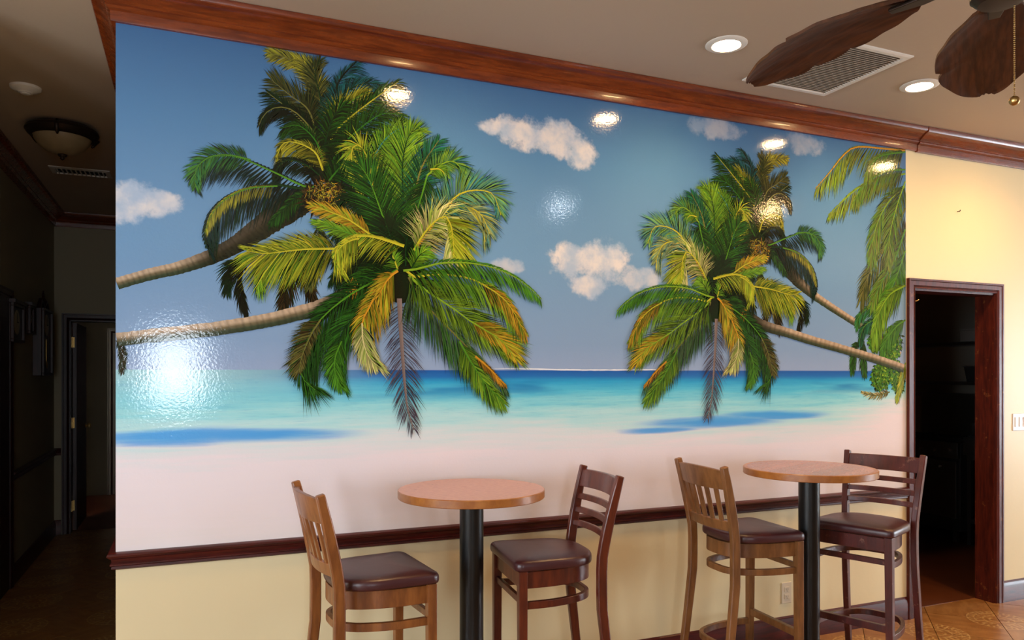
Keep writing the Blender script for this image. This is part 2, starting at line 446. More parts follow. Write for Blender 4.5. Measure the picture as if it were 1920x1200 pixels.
# ------------------------------------------------------------------ mural artwork, in metres on the wall (x, z)
REAR_PALM = [
    ([(0.508, 2.031), (0.476, 2.007), (0.427, 1.977), (0.411, 1.869)], 0.085, 0.076, 26, 0.7, 30, 'bk dg', 0.0034, 0.0072, 'bk'),
    ([(0.503, 2.022), (0.469, 1.979), (0.457, 1.923), (0.491, 1.773)], 0.063, 0.076, 26, 0.6, 28, 'bk bk', 0.0034, 0.0072, 'bk'),
    ([(0.705, 2.131), (0.678, 2.037), (0.663, 1.933), (0.634, 1.8)], 0.106, 0.092, 30, 0.6, 35, 'bk br', 0.0035, 0.0078, 'bk'),
    ([(0.739, 2.134), (0.718, 2.016), (0.746, 1.925), (0.777, 1.828)], 0.079, 0.093, 28, 0.6, 32, 'br bk', 0.0035, 0.0079, 'br'),
    ([(0.787, 2.184), (0.796, 2.103), (0.773, 1.996), (0.75, 1.902)], 0.079, 0.093, 26, 0.6, 35, 'dg ol', 0.0035, 0.0075, 'dg'),
    ([(0.761, 2.822), (0.714, 2.868), (0.645, 2.891), (0.577, 2.898)], 0.069, 0.078, 26, 0.5, 45, 'ol yl', 0.0034, 0.0078, 'ol'),
    ([(0.796, 2.722), (0.777, 2.789), (0.739, 2.858), (0.705, 2.889)], 0.088, 0.093, 28, 0.4, 40, 'ol yl', 0.0035, 0.0079, 'ol'),
    ([(0.814, 2.631), (0.791, 2.768), (0.773, 2.835), (0.796, 2.904)], 0.103, 0.093, 30, 0.5, 38, 'dg ol', 0.0037, 0.0079, 'dg'),
    ([(0.777, 2.591), (0.743, 2.68), (0.667, 2.731), (0.59, 2.786)], 0.106, 0.12, 34, 0.4, 45, 'dg ol', 0.0037, 0.0074, 'ol'),
    ([(0.796, 2.554), (0.705, 2.635), (0.638, 2.686), (0.572, 2.731)], 0.101, 0.06, 30, 0.5, 50, 'dg dg', 0.0037, 0.0069, 'ol'),
    ([(0.823, 2.562), (0.837, 2.681), (0.858, 2.768), (0.886, 2.836), (0.924, 2.887), (0.954, 2.918)], 0.061, 0.132, 36, 0.8, 40, 'bk tl', 0.0071, 0.0076, 'bk'),
    ([(0.837, 2.61), (0.846, 2.694), (0.905, 2.775), (0.986, 2.827), (1.085, 2.837)], 0.08, 0.104, 36, 0.6, 42, 'dg tl', 0.0043, 0.0071, 'dg'),
    ([(0.846, 2.623), (0.881, 2.689), (0.954, 2.758), (1.007, 2.795)], 0.095, 0.11, 30, 0.8, 42, 'dg yl', 0.0038, 0.0081, 'lg'),
    ([(0.842, 2.559), (0.888, 2.629), (1.005, 2.739), (1.147, 2.861)], 0.096, 0.139, 40, 0.7, 42, 'mg dg', 0.0038, 0.0077, 'yl'),
    ([(0.853, 2.471), (0.905, 2.555), (1.005, 2.655), (1.08, 2.706), (1.167, 2.708)], 0.11, 0.139, 38, 0.7, 42, 'dg mg', 0.0038, 0.0077, 'mg'),
    ([(0.865, 2.402), (0.924, 2.479), (1.031, 2.563), (1.142, 2.612)], 0.11, 0.125, 34, 0.7, 42, 'bk dg', 0.0038, 0.0082, 'dg'),
    ([(0.809, 2.466), (0.823, 2.562), (0.86, 2.672), (0.912, 2.726)], 0.104, 0.104, 30, 0.6, 42, 'bk mg', 0.0038, 0.008, 'dg'),
    ([(0.809, 2.443), (0.78, 2.563), (0.692, 2.659), (0.621, 2.672), (0.566, 2.637), (0.54, 2.582)], 0.119, 0.06, 40, 1.1, 45, 'dg bk', 0.0041, 0.0073, 'ol'),
    ([(0.809, 2.466), (0.773, 2.551), (0.705, 2.603), (0.638, 2.585)], 0.12, 0.06, 32, 1.0, 45, 'bk mg', 0.0037, 0.0074, 'mg'),
    ([(0.809, 2.419), (0.773, 2.497), (0.692, 2.529), (0.638, 2.516), (0.616, 2.463)], 0.115, 0.051, 34, 1.0, 45, 'dg yl', 0.0042, 0.0078, 'yl'),
    ([(0.796, 2.395), (0.739, 2.435), (0.66, 2.45), (0.612, 2.403), (0.607, 2.341)], 0.101, 0.046, 30, 1.0, 45, 'bk dg', 0.0037, 0.0074, 'dg'),
    ([(0.773, 2.346), (0.725, 2.343), (0.596, 2.393), (0.452, 2.438), (0.344, 2.422), (0.285, 2.36), (0.291, 2.295)], 0.139, 0.036, 60, 1.3, 52, 'bt dg', 0.004, 0.0076, 'lg'),
    ([(0.508, 2.433), (0.423, 2.444), (0.344, 2.426), (0.295, 2.37), (0.291, 2.295)], 0.089, 0.075, 40, 0.5, 50, 'tg lg', 0.0027, 0.0066, 'lg'),
    ([(0.773, 2.332), (0.703, 2.332), (0.61, 2.337), (0.497, 2.312), (0.408, 2.262), (0.352, 2.197), (0.324, 2.11), (0.336, 2.045)], 0.165, 0.027, 62, 1.5, 55, 'bt dg', 0.0054, 0.0076, 'dg'),
    ([(0.616, 2.333), (0.497, 2.31), (0.408, 2.257), (0.357, 2.195), (0.328, 2.111)], 0.058, 0.022, 44, 1.2, 50, 'yl ol', 0.0027, 0.0089, 'lg'),
    ([(0.777, 2.318), (0.705, 2.298), (0.638, 2.23), (0.583, 2.168)], 0.069, 0.046, 26, 0.8, 42, 'dg mg', 0.0037, 0.0078, 'dg'),
    ([(0.819, 2.35), (0.9, 2.393), (0.964, 2.376), (1.007, 2.316)], 0.072, 0.119, 30, 1.0, 42, 'bt dg', 0.0033, 0.0076, 'dg'),
    ([(0.823, 2.362), (0.888, 2.447), (0.954, 2.506)], 0.085, 0.095, 26, 0.8, 42, 'dg mg', 0.0038, 0.0076, 'mg'),
]
FRONT_PALM = [
    ([(1.031, 1.866), (0.954, 1.849), (0.853, 1.817), (0.796, 1.764)], 0.047, 0.122, 26, 0.6, 30, 'bk dg', 0.0035, 0.0075, 'bk'),
    ([(1.142, 2.016), (1.031, 2.058), (0.936, 2.029), (0.842, 1.953)], 0.143, 0.071, 36, 0.9, 45, 'bk dg', 0.0038, 0.0081, 'dg'),
    ([(1.142, 2.004), (1.031, 1.986), (0.954, 1.935), (0.912, 1.862)], 0.133, 0.095, 32, 0.8, 42, 'bk mg', 0.0038, 0.0081, 'dg'),
    ([(1.117, 2.088), (1.031, 2.179), (0.936, 2.195), (0.853, 2.142)], 0.119, 0.105, 32, 0.8, 42, 'bk dg', 0.0038, 0.0081, 'dg'),
    ([(1.129, 2.137), (1.068, 2.254), (0.959, 2.316), (0.888, 2.305)], 0.143, 0.11, 36, 0.8, 42, 'bk dg', 0.0038, 0.0081, 'dg'),
    ([(1.167, 2.14), (1.204, 2.265), (1.28, 2.321), (1.327, 2.345)], 0.148, 0.148, 34, 0.8, 42, 'bk dg', 0.004, 0.0084, 'dg'),
    ([(1.154, 2.09), (1.117, 2.209), (1.031, 2.251), (0.964, 2.221)], 0.154, 0.12, 34, 0.8, 42, 'bk dg', 0.0038, 0.0082, 'dg'),
    ([(1.172, 2.14), (1.164, 2.262), (1.149, 2.382), (1.117, 2.5)], 0.17, 0.17, 40, 0.3, 40, 'dg mg', 0.0039, 0.0073, 'dg'),
    ([(1.184, 2.312), (1.154, 2.456), (1.112, 2.57), (1.085, 2.618)], 0.126, 0.136, 36, 0.5, 38, 'mg lg', 0.0036, 0.0073, 'lg'),
    ([(1.007, 2.296), (1.019, 2.441), (1.068, 2.567), (1.159, 2.651), (1.242, 2.654)], 0.096, 0.145, 44, 0.6, 45, 'mg yg', 0.0039, 0.0072, 'tl'),
    ([(1.031, 2.371), (1.007, 2.488), (0.964, 2.55), (0.931, 2.515), (0.945, 2.386)], 0.11, 0.095, 36, 0.7, 40, 'lg yl', 0.0036, 0.0086, 'yl'),
    ([(0.936, 2.373), (0.954, 2.411), (0.964, 2.364), (1.002, 2.339)], 0.038, 0.043, 12, 0.3, 25, 'yl yg', 0.0036, 0.0095, 'yl'),
    ([(1.184, 2.146), (1.169, 2.311), (1.164, 2.457), (1.172, 2.543), (1.197, 2.626), (1.24, 2.659)], 0.171, 0.181, 56, 0.4, 42, 'mg yg', 0.0044, 0.0073, 'dg'),
    ([(1.192, 2.215), (1.212, 2.3), (1.247, 2.458), (1.28, 2.528), (1.309, 2.571), (1.337, 2.614)], 0.114, 0.158, 46, 0.5, 42, 'dg tg', 0.0054, 0.0074, 'ol'),
    ([(1.28, 2.444), (1.26, 2.368), (1.229, 2.267), (1.204, 2.167)], 0.147, 0.138, 36, 0.3, 45, 'dg mg', 0.0039, 0.0074, 'lg'),
    ([(1.28, 2.444), (1.337, 2.495), (1.397, 2.524), (1.437, 2.505), (1.469, 2.438)], 0.1, 0.085, 34, 0.4, 45, 'yg tg', 0.0035, 0.0075, 'yg'),
    ([(1.296, 2.475), (1.342, 2.48), (1.374, 2.454)], 0.065, 0.065, 16, 0.8, 40, 'yg lg', 0.0035, 0.0085, 'yl'),
    ([(1.117, 2.088), (1.102, 2.155), (1.056, 2.286), (1.007, 2.407), (0.962, 2.466)], 0.183, 0.188, 56, 0.25, 48, 'mg dg', 0.0043, 0.0067, 'lg'),
    ([(1.142, 2.016), (1.117, 2.124), (1.08, 2.23)], 0.121, 0.121, 30, 0.5, 45, 'bk dg', 0.0039, 0.0078, 'dg'),
    ([(1.179, 2.019), (1.184, 2.141), (1.217, 2.217)], 0.122, 0.122, 30, 0.7, 45, 'bk dg', 0.0039, 0.0078, 'dg'),
    ([(1.217, 2.094), (1.28, 2.172), (1.337, 2.263), (1.41, 2.332), (1.49, 2.359)], 0.075, 0.154, 36, 0.5, 40, 'yg yl', 0.0045, 0.0075, 'yo'),
    ([(1.371, 2.274), (1.458, 2.316), (1.544, 2.288), (1.593, 2.195)], 0.117, 0.168, 44, 0.5, 42, 'yl tl', 0.0041, 0.0076, 'yl'),
    ([(1.28, 2.197), (1.371, 2.304), (1.437, 2.372), (1.523, 2.4), (1.607, 2.388), (1.649, 2.291)], 0.147, 0.112, 58, 0.35, 50, 'yg tl', 0.0051, 0.0076, 'yl'),
    ([(1.217, 2.094), (1.275, 2.187), (1.335, 2.248), (1.374, 2.261), (1.4, 2.206), (1.41, 2.071)], 0.165, 0.15, 56, 1.0, 38, 'yg cr', 0.0045, 0.009, 'yl'),
    ([(1.374, 2.261), (1.4, 2.206), (1.413, 2.072)], 0.185, 0.03, 36, 0.3, 52, 'yl yg', 0.0035, 0.008, 'yl'),
    ([(1.204, 2.008), (1.242, 2.071), (1.28, 2.098)], 0.074, 0.098, 18, 0.8, 40, 'yg lg', 0.0034, 0.0079, 'dg'),
    ([(1.142, 2.004), (1.117, 2.064), (1.092, 2.086)], 0.073, 0.063, 18, 0.8, 40, 'yg lg', 0.0034, 0.0078, 'yl'),
    ([(1.017, 2.153), (0.917, 2.213), (0.821, 2.245), (0.755, 2.263)], 0.075, 0.08, 40, 0.4, 36, 'yg yo', 0.0038, 0.0084, 'yl'),
    ([(1.007, 2.124), (0.912, 2.155), (0.837, 2.178), (0.768, 2.194)], 0.07, 0.061, 34, 0.3, 32, 'lg yg', 0.0033, 0.0075, 'lg'),
    ([(1.129, 2.04), (1.031, 2.102), (0.954, 2.113), (0.888, 2.073), (0.853, 2.001)], 0.11, 0.071, 36, 1.1, 42, 'bk dg', 0.0038, 0.0081, 'dg'),
    ([(0.823, 2.079), (0.75, 2.074), (0.671, 2.06), (0.605, 2.044), (0.551, 2.007), (0.525, 1.915)], 0.164, 0.046, 48, 1.3, 48, 'lg yg', 0.0032, 0.0078, 'mg'),
    ([(0.877, 2.08), (0.812, 2.076), (0.718, 2.067), (0.625, 2.05), (0.557, 2.039), (0.491, 2.048)], 0.197, 0.124, 60, 0.55, 50, 'mg yl', 0.0046, 0.0078, 'yl'),
    ([(1.172, 2.111), (1.085, 2.134), (1.007, 2.146), (0.936, 2.136), (0.884, 2.101), (0.858, 2.048), (0.888, 1.967)], 0.138, 0.033, 44, 0.9, 40, 'lg yl', 0.0062, 0.009, 'yl'),
    ([(0.964, 2.133), (0.924, 2.118), (0.888, 2.092), (0.865, 2.058)], 0.132, 0.014, 26, 0.25, 60, 'yg yl', 0.0038, 0.008, 'yl'),
    ([(1.142, 2.004), (1.08, 1.965), (0.954, 1.899), (0.842, 1.812), (0.771, 1.733), (0.734, 1.658), (0.707, 1.572), (0.718, 1.511), (0.773, 1.458)], 0.261, 0.107, 84, 0.5, 40, 'mg dg', 0.0042, 0.0079, 'lg'),
    ([(1.117, 1.979), (1.007, 1.841), (0.912, 1.743), (0.87, 1.648), (0.863, 1.554), (0.888, 1.473)], 0.179, 0.132, 56, 0.6, 38, 'dg mg', 0.0042, 0.0075, 'dg'),
    ([(0.888, 1.672), (0.86, 1.601), (0.86, 1.53), (0.888, 1.464)], 0.094, 0.08, 30, 0.4, 36, 'mg lg', 0.0028, 0.0066, 'lg'),
    ([(0.796, 1.764), (0.755, 1.697), (0.718, 1.604), (0.705, 1.53)], 0.046, 0.102, 26, 0.25, 50, 'br ol', 0.0032, 0.0074, 'ol'),
    ([(1.149, 1.871), (1.152, 1.793), (1.157, 1.703), (1.169, 1.537), (1.177, 1.452), (1.187, 1.369), (1.217, 1.27)], 0.142, 0.137, 30, 0.5, 50, 'gy gy', 0.0102, 0.0059, 'gl'),
    ([(1.192, 1.97), (1.255, 1.863), (1.355, 1.769), (1.447, 1.681), (1.539, 1.594), (1.607, 1.525), (1.668, 1.476)], 0.075, 0.211, 70, 0.85, 36, 'gg mg', 0.005, 0.0081, 'ol'),
    ([(1.437, 1.681), (1.496, 1.583), (1.571, 1.479), (1.668, 1.381)], 0.102, 0.128, 44, 0.5, 34, 'mg yg', 0.0041, 0.0077, 'lg'),
    ([(1.517, 1.611), (1.585, 1.556), (1.643, 1.499), (1.674, 1.473)], 0.026, 0.057, 26, 0.3, 25, 'yo br', 0.0046, 0.0087, 'yo'),
    ([(1.192, 1.983), (1.224, 1.95), (1.301, 1.896), (1.408, 1.833), (1.52, 1.758), (1.635, 1.692), (1.727, 1.597)], 0.215, 0.165, 74, 0.35, 36, 'dg yg', 0.005, 0.008, 'yg'),
    ([(1.49, 1.778), (1.571, 1.734), (1.654, 1.684), (1.727, 1.597)], 0.144, 0.088, 36, 0.2, 26, 'yg yo', 0.0036, 0.0077, 'yg'),
    ([(1.179, 1.999), (1.214, 1.971), (1.327, 1.989), (1.463, 1.984), (1.577, 1.946), (1.662, 1.896), (1.721, 1.818), (1.784, 1.718)], 0.077, 0.168, 66, 0.9, 42, 'mg yg', 0.0046, 0.0092, 'yl'),
    ([(1.544, 1.957), (1.626, 1.915), (1.696, 1.853), (1.781, 1.72)], 0.067, 0.119, 34, 0.6, 28, 'mg yo', 0.0031, 0.0083, 'yl'),
    ([(1.167, 1.998), (1.247, 2.012), (1.327, 2.039), (1.463, 2.052), (1.604, 2.037), (1.721, 1.997), (1.81, 1.941), (1.864, 1.893)], 0.041, 0.123, 74, 0.75, 45, 'mg lg', 0.0046, 0.0082, 'yg'),
    ([(1.142, 1.997), (1.085, 1.953), (1.039, 1.881), (1.01, 1.825), (0.978, 1.754), (0.988, 1.654), (1.041, 1.573)], 0.182, 0.081, 56, 0.55, 42, 'yg yo', 0.0053, 0.0081, 'yo'),
    ([(0.978, 1.754), (0.983, 1.673), (1.007, 1.607), (1.041, 1.568)], 0.134, 0.091, 40, 0.5, 36, 'yg cr', 0.0029, 0.0081, 'cr'),
    ([(1.117, 1.979), (1.085, 1.941), (1.06, 1.891)], 0.169, 0.073, 22, 0.5, 36, 'yg yo', 0.0039, 0.0092, 'yo'),
]
BORDER_FRONDS = [
    ([(4.239, 1.415), (4.113, 1.393), (4.003, 1.417)], 0.046, 0.046, 14, 0.2, 40, 'ol cr', 0.0039, 0.0098, 'ol'),
    ([(3.99, 1.723), (3.947, 1.674), (3.929, 1.53)], 0.064, 0.071, 22, 0.7, 35, 'dg mg', 0.0038, 0.0096, 'dg'),
    ([(4.025, 1.724), (4.016, 1.643), (4.034, 1.514)], 0.064, 0.077, 22, 0.7, 35, 'mg dg', 0.0039, 0.0097, 'dg'),
    ([(4.202, 1.858), (4.091, 1.926), (3.99, 1.884), (3.955, 1.812)], 0.109, 0.058, 28, 0.9, 42, 'tg mg', 0.0039, 0.0097, 'lg'),
    ([(4.202, 1.841), (4.113, 1.855), (4.025, 1.814), (3.981, 1.723)], 0.11, 0.058, 28, 0.9, 42, 'dg tg', 0.0039, 0.0097, 'lg'),
    ([(4.371, 2.56), (4.275, 2.387), (4.158, 2.248), (4.051, 2.112), (3.99, 1.961)], 0.202, 0.15, 46, 0.7, 36, 'dg ol', 0.0046, 0.0098, 'ol'),
    ([(4.371, 2.427), (4.275, 2.222), (4.166, 2.085), (4.078, 1.945)], 0.183, 0.15, 42, 0.7, 36, 'ol lg', 0.0046, 0.0098, 'lg'),
    ([(4.371, 2.294), (4.293, 2.124), (4.202, 1.989), (4.158, 1.889)], 0.151, 0.131, 36, 0.7, 36, 'mg lg', 0.0046, 0.0098, 'lg'),
    ([(4.371, 2.693), (4.239, 2.598), (4.122, 2.425), (4.069, 2.184)], 0.182, 0.13, 46, 0.8, 36, 'ol lg', 0.0046, 0.0104, 'yg'),
    ([(4.371, 2.726), (4.293, 2.553), (4.239, 2.384), (4.22, 2.186)], 0.145, 0.151, 40, 0.7, 36, 'lg ol', 0.0046, 0.0105, 'yg'),
    ([(4.371, 2.773), (4.158, 2.721), (3.981, 2.649), (3.831, 2.539), (3.735, 2.462)], 0.148, 0.039, 50, 0.9, 40, 'ol yg', 0.0051, 0.0103, 'yg'),
    ([(4.371, 2.799), (4.202, 2.768), (4.034, 2.676), (3.929, 2.548)], 0.161, 0.052, 40, 0.9, 40, 'lg ol', 0.0045, 0.0097, 'lg'),
    ([(4.371, 2.916), (4.158, 2.907), (3.955, 2.89), (3.853, 2.827), (3.752, 2.721), (3.636, 2.609)], 0.197, 0.025, 56, 1.0, 44, 'ol yg', 0.0057, 0.0102, 'yo'),
    ([(4.371, 2.909), (4.202, 2.873), (4.113, 2.831), (4.025, 2.724)], 0.143, 0.065, 36, 1.0, 42, 'lg ol', 0.0046, 0.0098, 'lg'),
    ([(4.371, 2.078), (4.239, 2.016), (4.149, 1.905), (4.086, 1.751)], 0.228, 0.085, 50, 0.6, 36, 'lg yg', 0.0052, 0.0104, 'yg'),
    ([(4.371, 1.862), (4.293, 1.82), (4.202, 1.727), (4.158, 1.644)], 0.131, 0.066, 32, 0.6, 36, 'mg lg', 0.0046, 0.0105, 'lg'),
    ([(4.371, 1.596), (4.348, 1.53), (4.321, 1.447), (4.293, 1.358)], 0.073, 0.053, 26, 0.4, 30, 'yg yl', 0.0046, 0.0099, 'yg'),
]
REAR_TRUNK = [
    (0.004, 1.886, 0.0233),
    (0.12, 1.928, 0.0237),
    (0.239, 1.965, 0.0262),
    (0.361, 2.018, 0.031),
    (0.444, 2.068, 0.0358),
    (0.529, 2.132, 0.0453),
    (0.616, 2.205, 0.0549),
    (0.705, 2.274, 0.0601),
    (0.777, 2.328, 0.042),
]
FRONT_TRUNK = [
    (0.004, 1.663, 0.0265),
    (0.159, 1.686, 0.0281),
    (0.361, 1.714, 0.0288),
    (0.572, 1.755, 0.0296),
    (0.705, 1.791, 0.0312),
    (0.796, 1.817, 0.0351),
    (0.888, 1.856, 0.0425),
    (0.983, 1.9, 0.0478),
    (1.08, 1.96, 0.0435),
    (1.142, 1.997, 0.0292),
]
RIGHT_FRONT_TRUNK = [
    (4.358, 1.56, 0.0266),
    (4.113, 1.618, 0.026),
    (3.853, 1.673, 0.0254),
    (3.603, 1.723, 0.0264),
    (3.404, 1.768, 0.0275),
    (3.249, 1.801, 0.0301),
    (3.117, 1.857, 0.0357),
    (3.007, 1.919, 0.0354),
    (2.935, 1.975, 0.0234),
]
RIGHT_REAR_TRUNK = [
    (4.33, 1.643, 0.0199),
    (4.158, 1.742, 0.0196),
    (3.938, 1.841, 0.0224),
    (3.768, 1.918, 0.0237),
    (3.624, 1.988, 0.0265),
    (3.503, 2.066, 0.037),
    (3.404, 2.156, 0.0458),
    (3.307, 2.242, 0.0424),
    (3.249, 2.289, 0.0301),
]
REAR_DARK = [
    (0.768, 2.369),
    (0.705, 2.455),
    (0.671, 2.566),
    (0.705, 2.686),
    (0.75, 2.785),
    (0.819, 2.819),
    (0.888, 2.794),
    (0.912, 2.714),
    (0.959, 2.661),
    (0.936, 2.528),
    (0.888, 2.428),
    (0.842, 2.364),
]
FRONT_DARK = [
    (0.959, 1.863),
    (0.888, 1.908),
    (0.936, 2.029),
    (1.007, 2.081),
    (0.959, 2.173),
    (0.983, 2.294),
    (1.031, 2.371),
    (1.129, 2.404),
    (1.255, 2.343),
    (1.306, 2.249),
    (1.28, 2.148),
    (1.255, 2.047),
    (1.28, 1.975),
    (1.255, 1.875),
    (1.154, 1.847),
    (1.08, 1.868),
]
FIBRE = [
    (0.823, 2.299, 0.094, 0.07),
]
FLOWER = [
    (0.936, 1.922, 0.024, 0.04),
]
BUSH = [
    (4.257, 1.727, 0.079, 0.105),
    (4.239, 1.563, 0.092, 0.085),
    (4.158, 1.514, 0.072, 0.078),
    (4.312, 1.48, 0.04, 0.06),
    (4.113, 1.725, 0.052, 0.052),
]
CLOUDS = [
    (0.044, 2.216, 0.102, 0.085, 1),
    (0.14, 2.22, 0.095, 0.056, 0.9),
    (1.626, 2.715, 0.087, 0.041, 1),
    (1.781, 2.704, 0.125, 0.073, 1),
    (1.97, 2.695, 0.133, 0.09, 1),
    (2.075, 2.646, 0.097, 0.081, 1),
    (2.024, 2.087, 0.102, 0.096, 1),
    (2.214, 2.108, 0.153, 0.098, 1),
    (2.137, 1.977, 0.097, 0.065, 1),
    (2.438, 2.027, 0.139, 0.056, 0.7),
    (1.696, 2.065, 0.083, 0.034, 0.6),
    (2.917, 2.868, 0.175, 0.053, 0.45),
    (3.563, 2.869, 0.136, 0.068, 0.4),
]
STREAKS = [
    (0.219, 1.269, 0.327, 0.024),
    (0.529, 1.267, 0.385, 0.02),
    (3.326, 1.293, 0.364, 0.021),
    (2.917, 1.261, 0.438, 0.026),
    (2.57, 1.23, 0.226, 0.014),
]
# ------------------------------------------------------------------ mural (a flat glossy print pasted on the wall)
MX1, MZ0, MZ1 = 4.376, 0.812, 2.924
PAL = {'bk': (20, 24, 12), 'dg': (20, 54, 22), 'mg': (52, 114, 30), 'lg': (84, 146, 36), 'yg': (132, 172, 42), 'yl': (194, 190, 50),
       'yo': (214, 154, 42), 'tl': (44, 130, 136), 'tg': (36, 116, 78), 'bt': (34, 66, 70), 'ol': (116, 116, 56), 'br': (62, 46, 24),
       'gy': (84, 74, 88), 'gl': (132, 116, 112), 'gg': (78, 92, 76), 'cr': (228, 216, 150)}
PAL = {k: Vector(lin(v)) for k, v in PAL.items()}
def gloss(m, t, oc):
    """varnished vinyl: faint orange-peel relief"""
    n = t.noise(oc, 95.0, 2.0, 0.5); n2 = t.noise(oc, 14.0, 2.0)
    t.bump(t.math('ADD', n, t.math('MULTIPLY', n2, 0.5)), 0.11, 0.0028)
    m.node_tree.nodes['Principled BSDF'].inputs['Roughness'].default_value = 0.08
    t.b.inputs['Specular IOR Level'].default_value = 0.5
sheet_m = mat('mural_print_sky_sea', (0.3, 0.5, 0.7)); t = NT(sheet_m); oc = t.coord(); X, Y, Z = t.xyz(oc)
gloss(sheet_m, t, oc)
# sky
sky = t.ramp(t.math('DIVIDE', t.math('SUBTRACT', Z, 1.5), 1.45), [(0.0, lin((152, 172, 206))), (0.12, lin((132, 162, 198))), (0.4, lin((110, 153, 193))), (0.75, lin((84, 132, 177))), (1.0, lin((64, 108, 156)))])
dist = t.noise(oc, 5.0, 3.0, 0.6, out=1); dx_, dy_, dz_ = t.xyz(dist)
wx = t.math('ADD', X, t.math('MULTIPLY', t.math('SUBTRACT', dx_, 0.5), 0.16)); wz = t.math('ADD', Z, t.math('MULTIPLY', t.math('SUBTRACT', dz_, 0.5), 0.12))
cn = t.noise(oc, 11.0, 7.0, 0.66)
cl = None
for (cx, cz, rx, rz, st) in CLOUDS:
    ex = t.math('DIVIDE', t.math('SUBTRACT', wx, cx), rx * 1.15); ez = t.math('DIVIDE', t.math('SUBTRACT', wz, cz), rz * 1.15)
    v = t.math('SUBTRACT', 1.0, t.math('ADD', t.math('MULTIPLY', ex, ex), t.math('MULTIPLY', ez, ez)))
    v = t.math('MULTIPLY', t.step(t.math('ADD', v, t.math('MULTIPLY', t.math('SUBTRACT', cn, 0.5), 2.6)), -0.15, 0.75), st)
    cl = v if cl is None else t.math('MAXIMUM', cl, v)
shade = t.noise(oc, 7.0, 4.0, 0.6)
ccol = t.mix(t.step(shade, 0.35, 0.65), lin((176, 194, 216)), lin((232, 226, 222)))
sky = t.mix(t.math('MULTIPLY', cl, 0.86), sky, ccol)
# sea and sand, by depth below the painted horizon
HZ = 1.545
drop = t.math('SUBTRACT', HZ, Z)
sn = t.noise(t.mapping(oc, (0.9, 1, 14)), 2.2, 5.0, 0.6); sn2 = t.noise(t.mapping(oc, (0.6, 1, 5)), 2.0, 3.0)
fc = t.new('ShaderNodeFloatCurve'); cv = fc.mapping.curves[0]
for i, (u, w_) in enumerate(((0.0, 0.50), (0.3, 0.5), (0.6, 0.46), (0.8, 0.42), (0.9, 0.53), (0.97, 0.83), (1.0, 0.95))):
    if i == 0: cv.points[0].location = (u, w_)
    elif u == 1.0: cv.points[-1].location = (u, w_)
    else: cv.points.new(u, w_)
fc.mapping.update()
t.put(fc.inputs['Value'], t.math('DIVIDE', X, MX1))
shore = t.math('MULTIPLY', t.math('SUBTRACT', fc.outputs[0], 0.5), 0.34)       # metres the shore line rises
dd = t.math('ADD', t.math('ADD', drop, t.math('MULTIPLY', t.step(drop, 0.03, 0.25), shore)), t.math('MULTIPLY', t.math('MULTIPLY', t.math('SUBTRACT', sn, 0.5), 0.26), t.step(drop, 0.0, 0.25)))
sea = t.ramp(t.math('DIVIDE', dd, 0.75), [(0.0, lin((34, 92, 172))), (0.04, lin((38, 112, 188))), (0.075, lin((50, 164, 214))), (0.14, lin((94, 198, 226))), (0.22, lin((148, 220, 230))),
                                          (0.32, lin((188, 230, 234))), (0.42, lin((222, 230, 234))), (0.54, lin((238, 228, 234))), (0.8, lin((240, 230, 234))), (1.0, lin((236, 228, 228)))])
pale = t.step(X, 1.3, 0.2)                                                     # shallow, paler water towards the left edge
sea = t.mix(t.math('MULTIPLY', t.math('MULTIPLY', pale, t.step(drop, 0.24, 0.02)), 0.8), sea, lin((170, 220, 220)))
bands = t.math('MULTIPLY', t.step(sn2, 0.50, 0.66), t.math('MULTIPLY', t.step(drop, 0.02, 0.06), t.step(drop, 0.15, 0.09)))
sea = t.mix(t.math('MULTIPLY', bands, 0.7), sea, lin((28, 120, 186)))
stm = None
for (cx, cz, rx, rz) in STREAKS:
    ex = t.math('DIVIDE', t.math('SUBTRACT', X, cx), rx * 1.2)
    ez = t.math('DIVIDE', t.math('ADD', t.math('SUBTRACT', Z, cz), t.math('MULTIPLY', t.math('SUBTRACT', sn2, 0.5), 0.05)), rz * 1.5)
    v = t.step(t.math('ADD', t.math('SUBTRACT', 1.0, t.math('ADD', t.math('MULTIPLY', ex, ex), t.math('MULTIPLY', ez, ez))), t.math('MULTIPLY', t.math('SUBTRACT', sn, 0.5), 1.6)), -0.3, 1.0)
    stm = v if stm is None else t.math('MAXIMUM', stm, v)
sea = t.mix(t.math('MULTIPLY', stm, 0.85), sea, lin((14, 152, 234)))
sn3 = t.noise(t.mapping(oc, (3, 1, 46)), 3.0, 4.0, 0.7)
sea = t.mix(t.math('MULTIPLY', t.step(sn3, 0.5, 0.75), t.math('MULTIPLY', t.step(drop, 0.0, 0.04), t.math('MULTIPLY', t.step(drop, 0.30, 0.14), 0.34))), sea, lin((44, 146, 196)))
foam = t.math('MULTIPLY', t.math('MULTIPLY', t.step(X, 1.55, 1.75), t.step(X, 2.75, 2.55)), t.math('LESS_THAN', t.math('ABSOLUTE', t.math('SUBTRACT', Z, t.math('MULTIPLY_ADD', sn, 0.024, HZ - 0.008))), 0.0035))
ps = t.mix(t.step(drop, -0.003, 0.003), sky, sea)
t.base(t.mix(foam, ps, lin((226, 232, 240))))
leaf_m = mat('mural_print_palms', (0.2, 0.4, 0.1)); t = NT(leaf_m); oc = t.coord(); gloss(leaf_m, t, oc)
at = t.new('ShaderNodeAttribute', attribute_name='Col'); t.base(at.outputs['Color'])

mural = empty('beach_mural', (0, 0, 0))
tag(mural, 'wide glossy beach mural with leaning palm trees covering the upper wall', 'mural')
obj('sheet', boxes((0.0, MX1, -0.0010, -0.0002, MZ0, MZ1)), sheet_m, mural)
bmw = boxes((0.0, MX1, -0.0012, -0.0002, MZ1, MZ1 + 0.003))
obj('white_border', bmw, M['plastic'], mural)

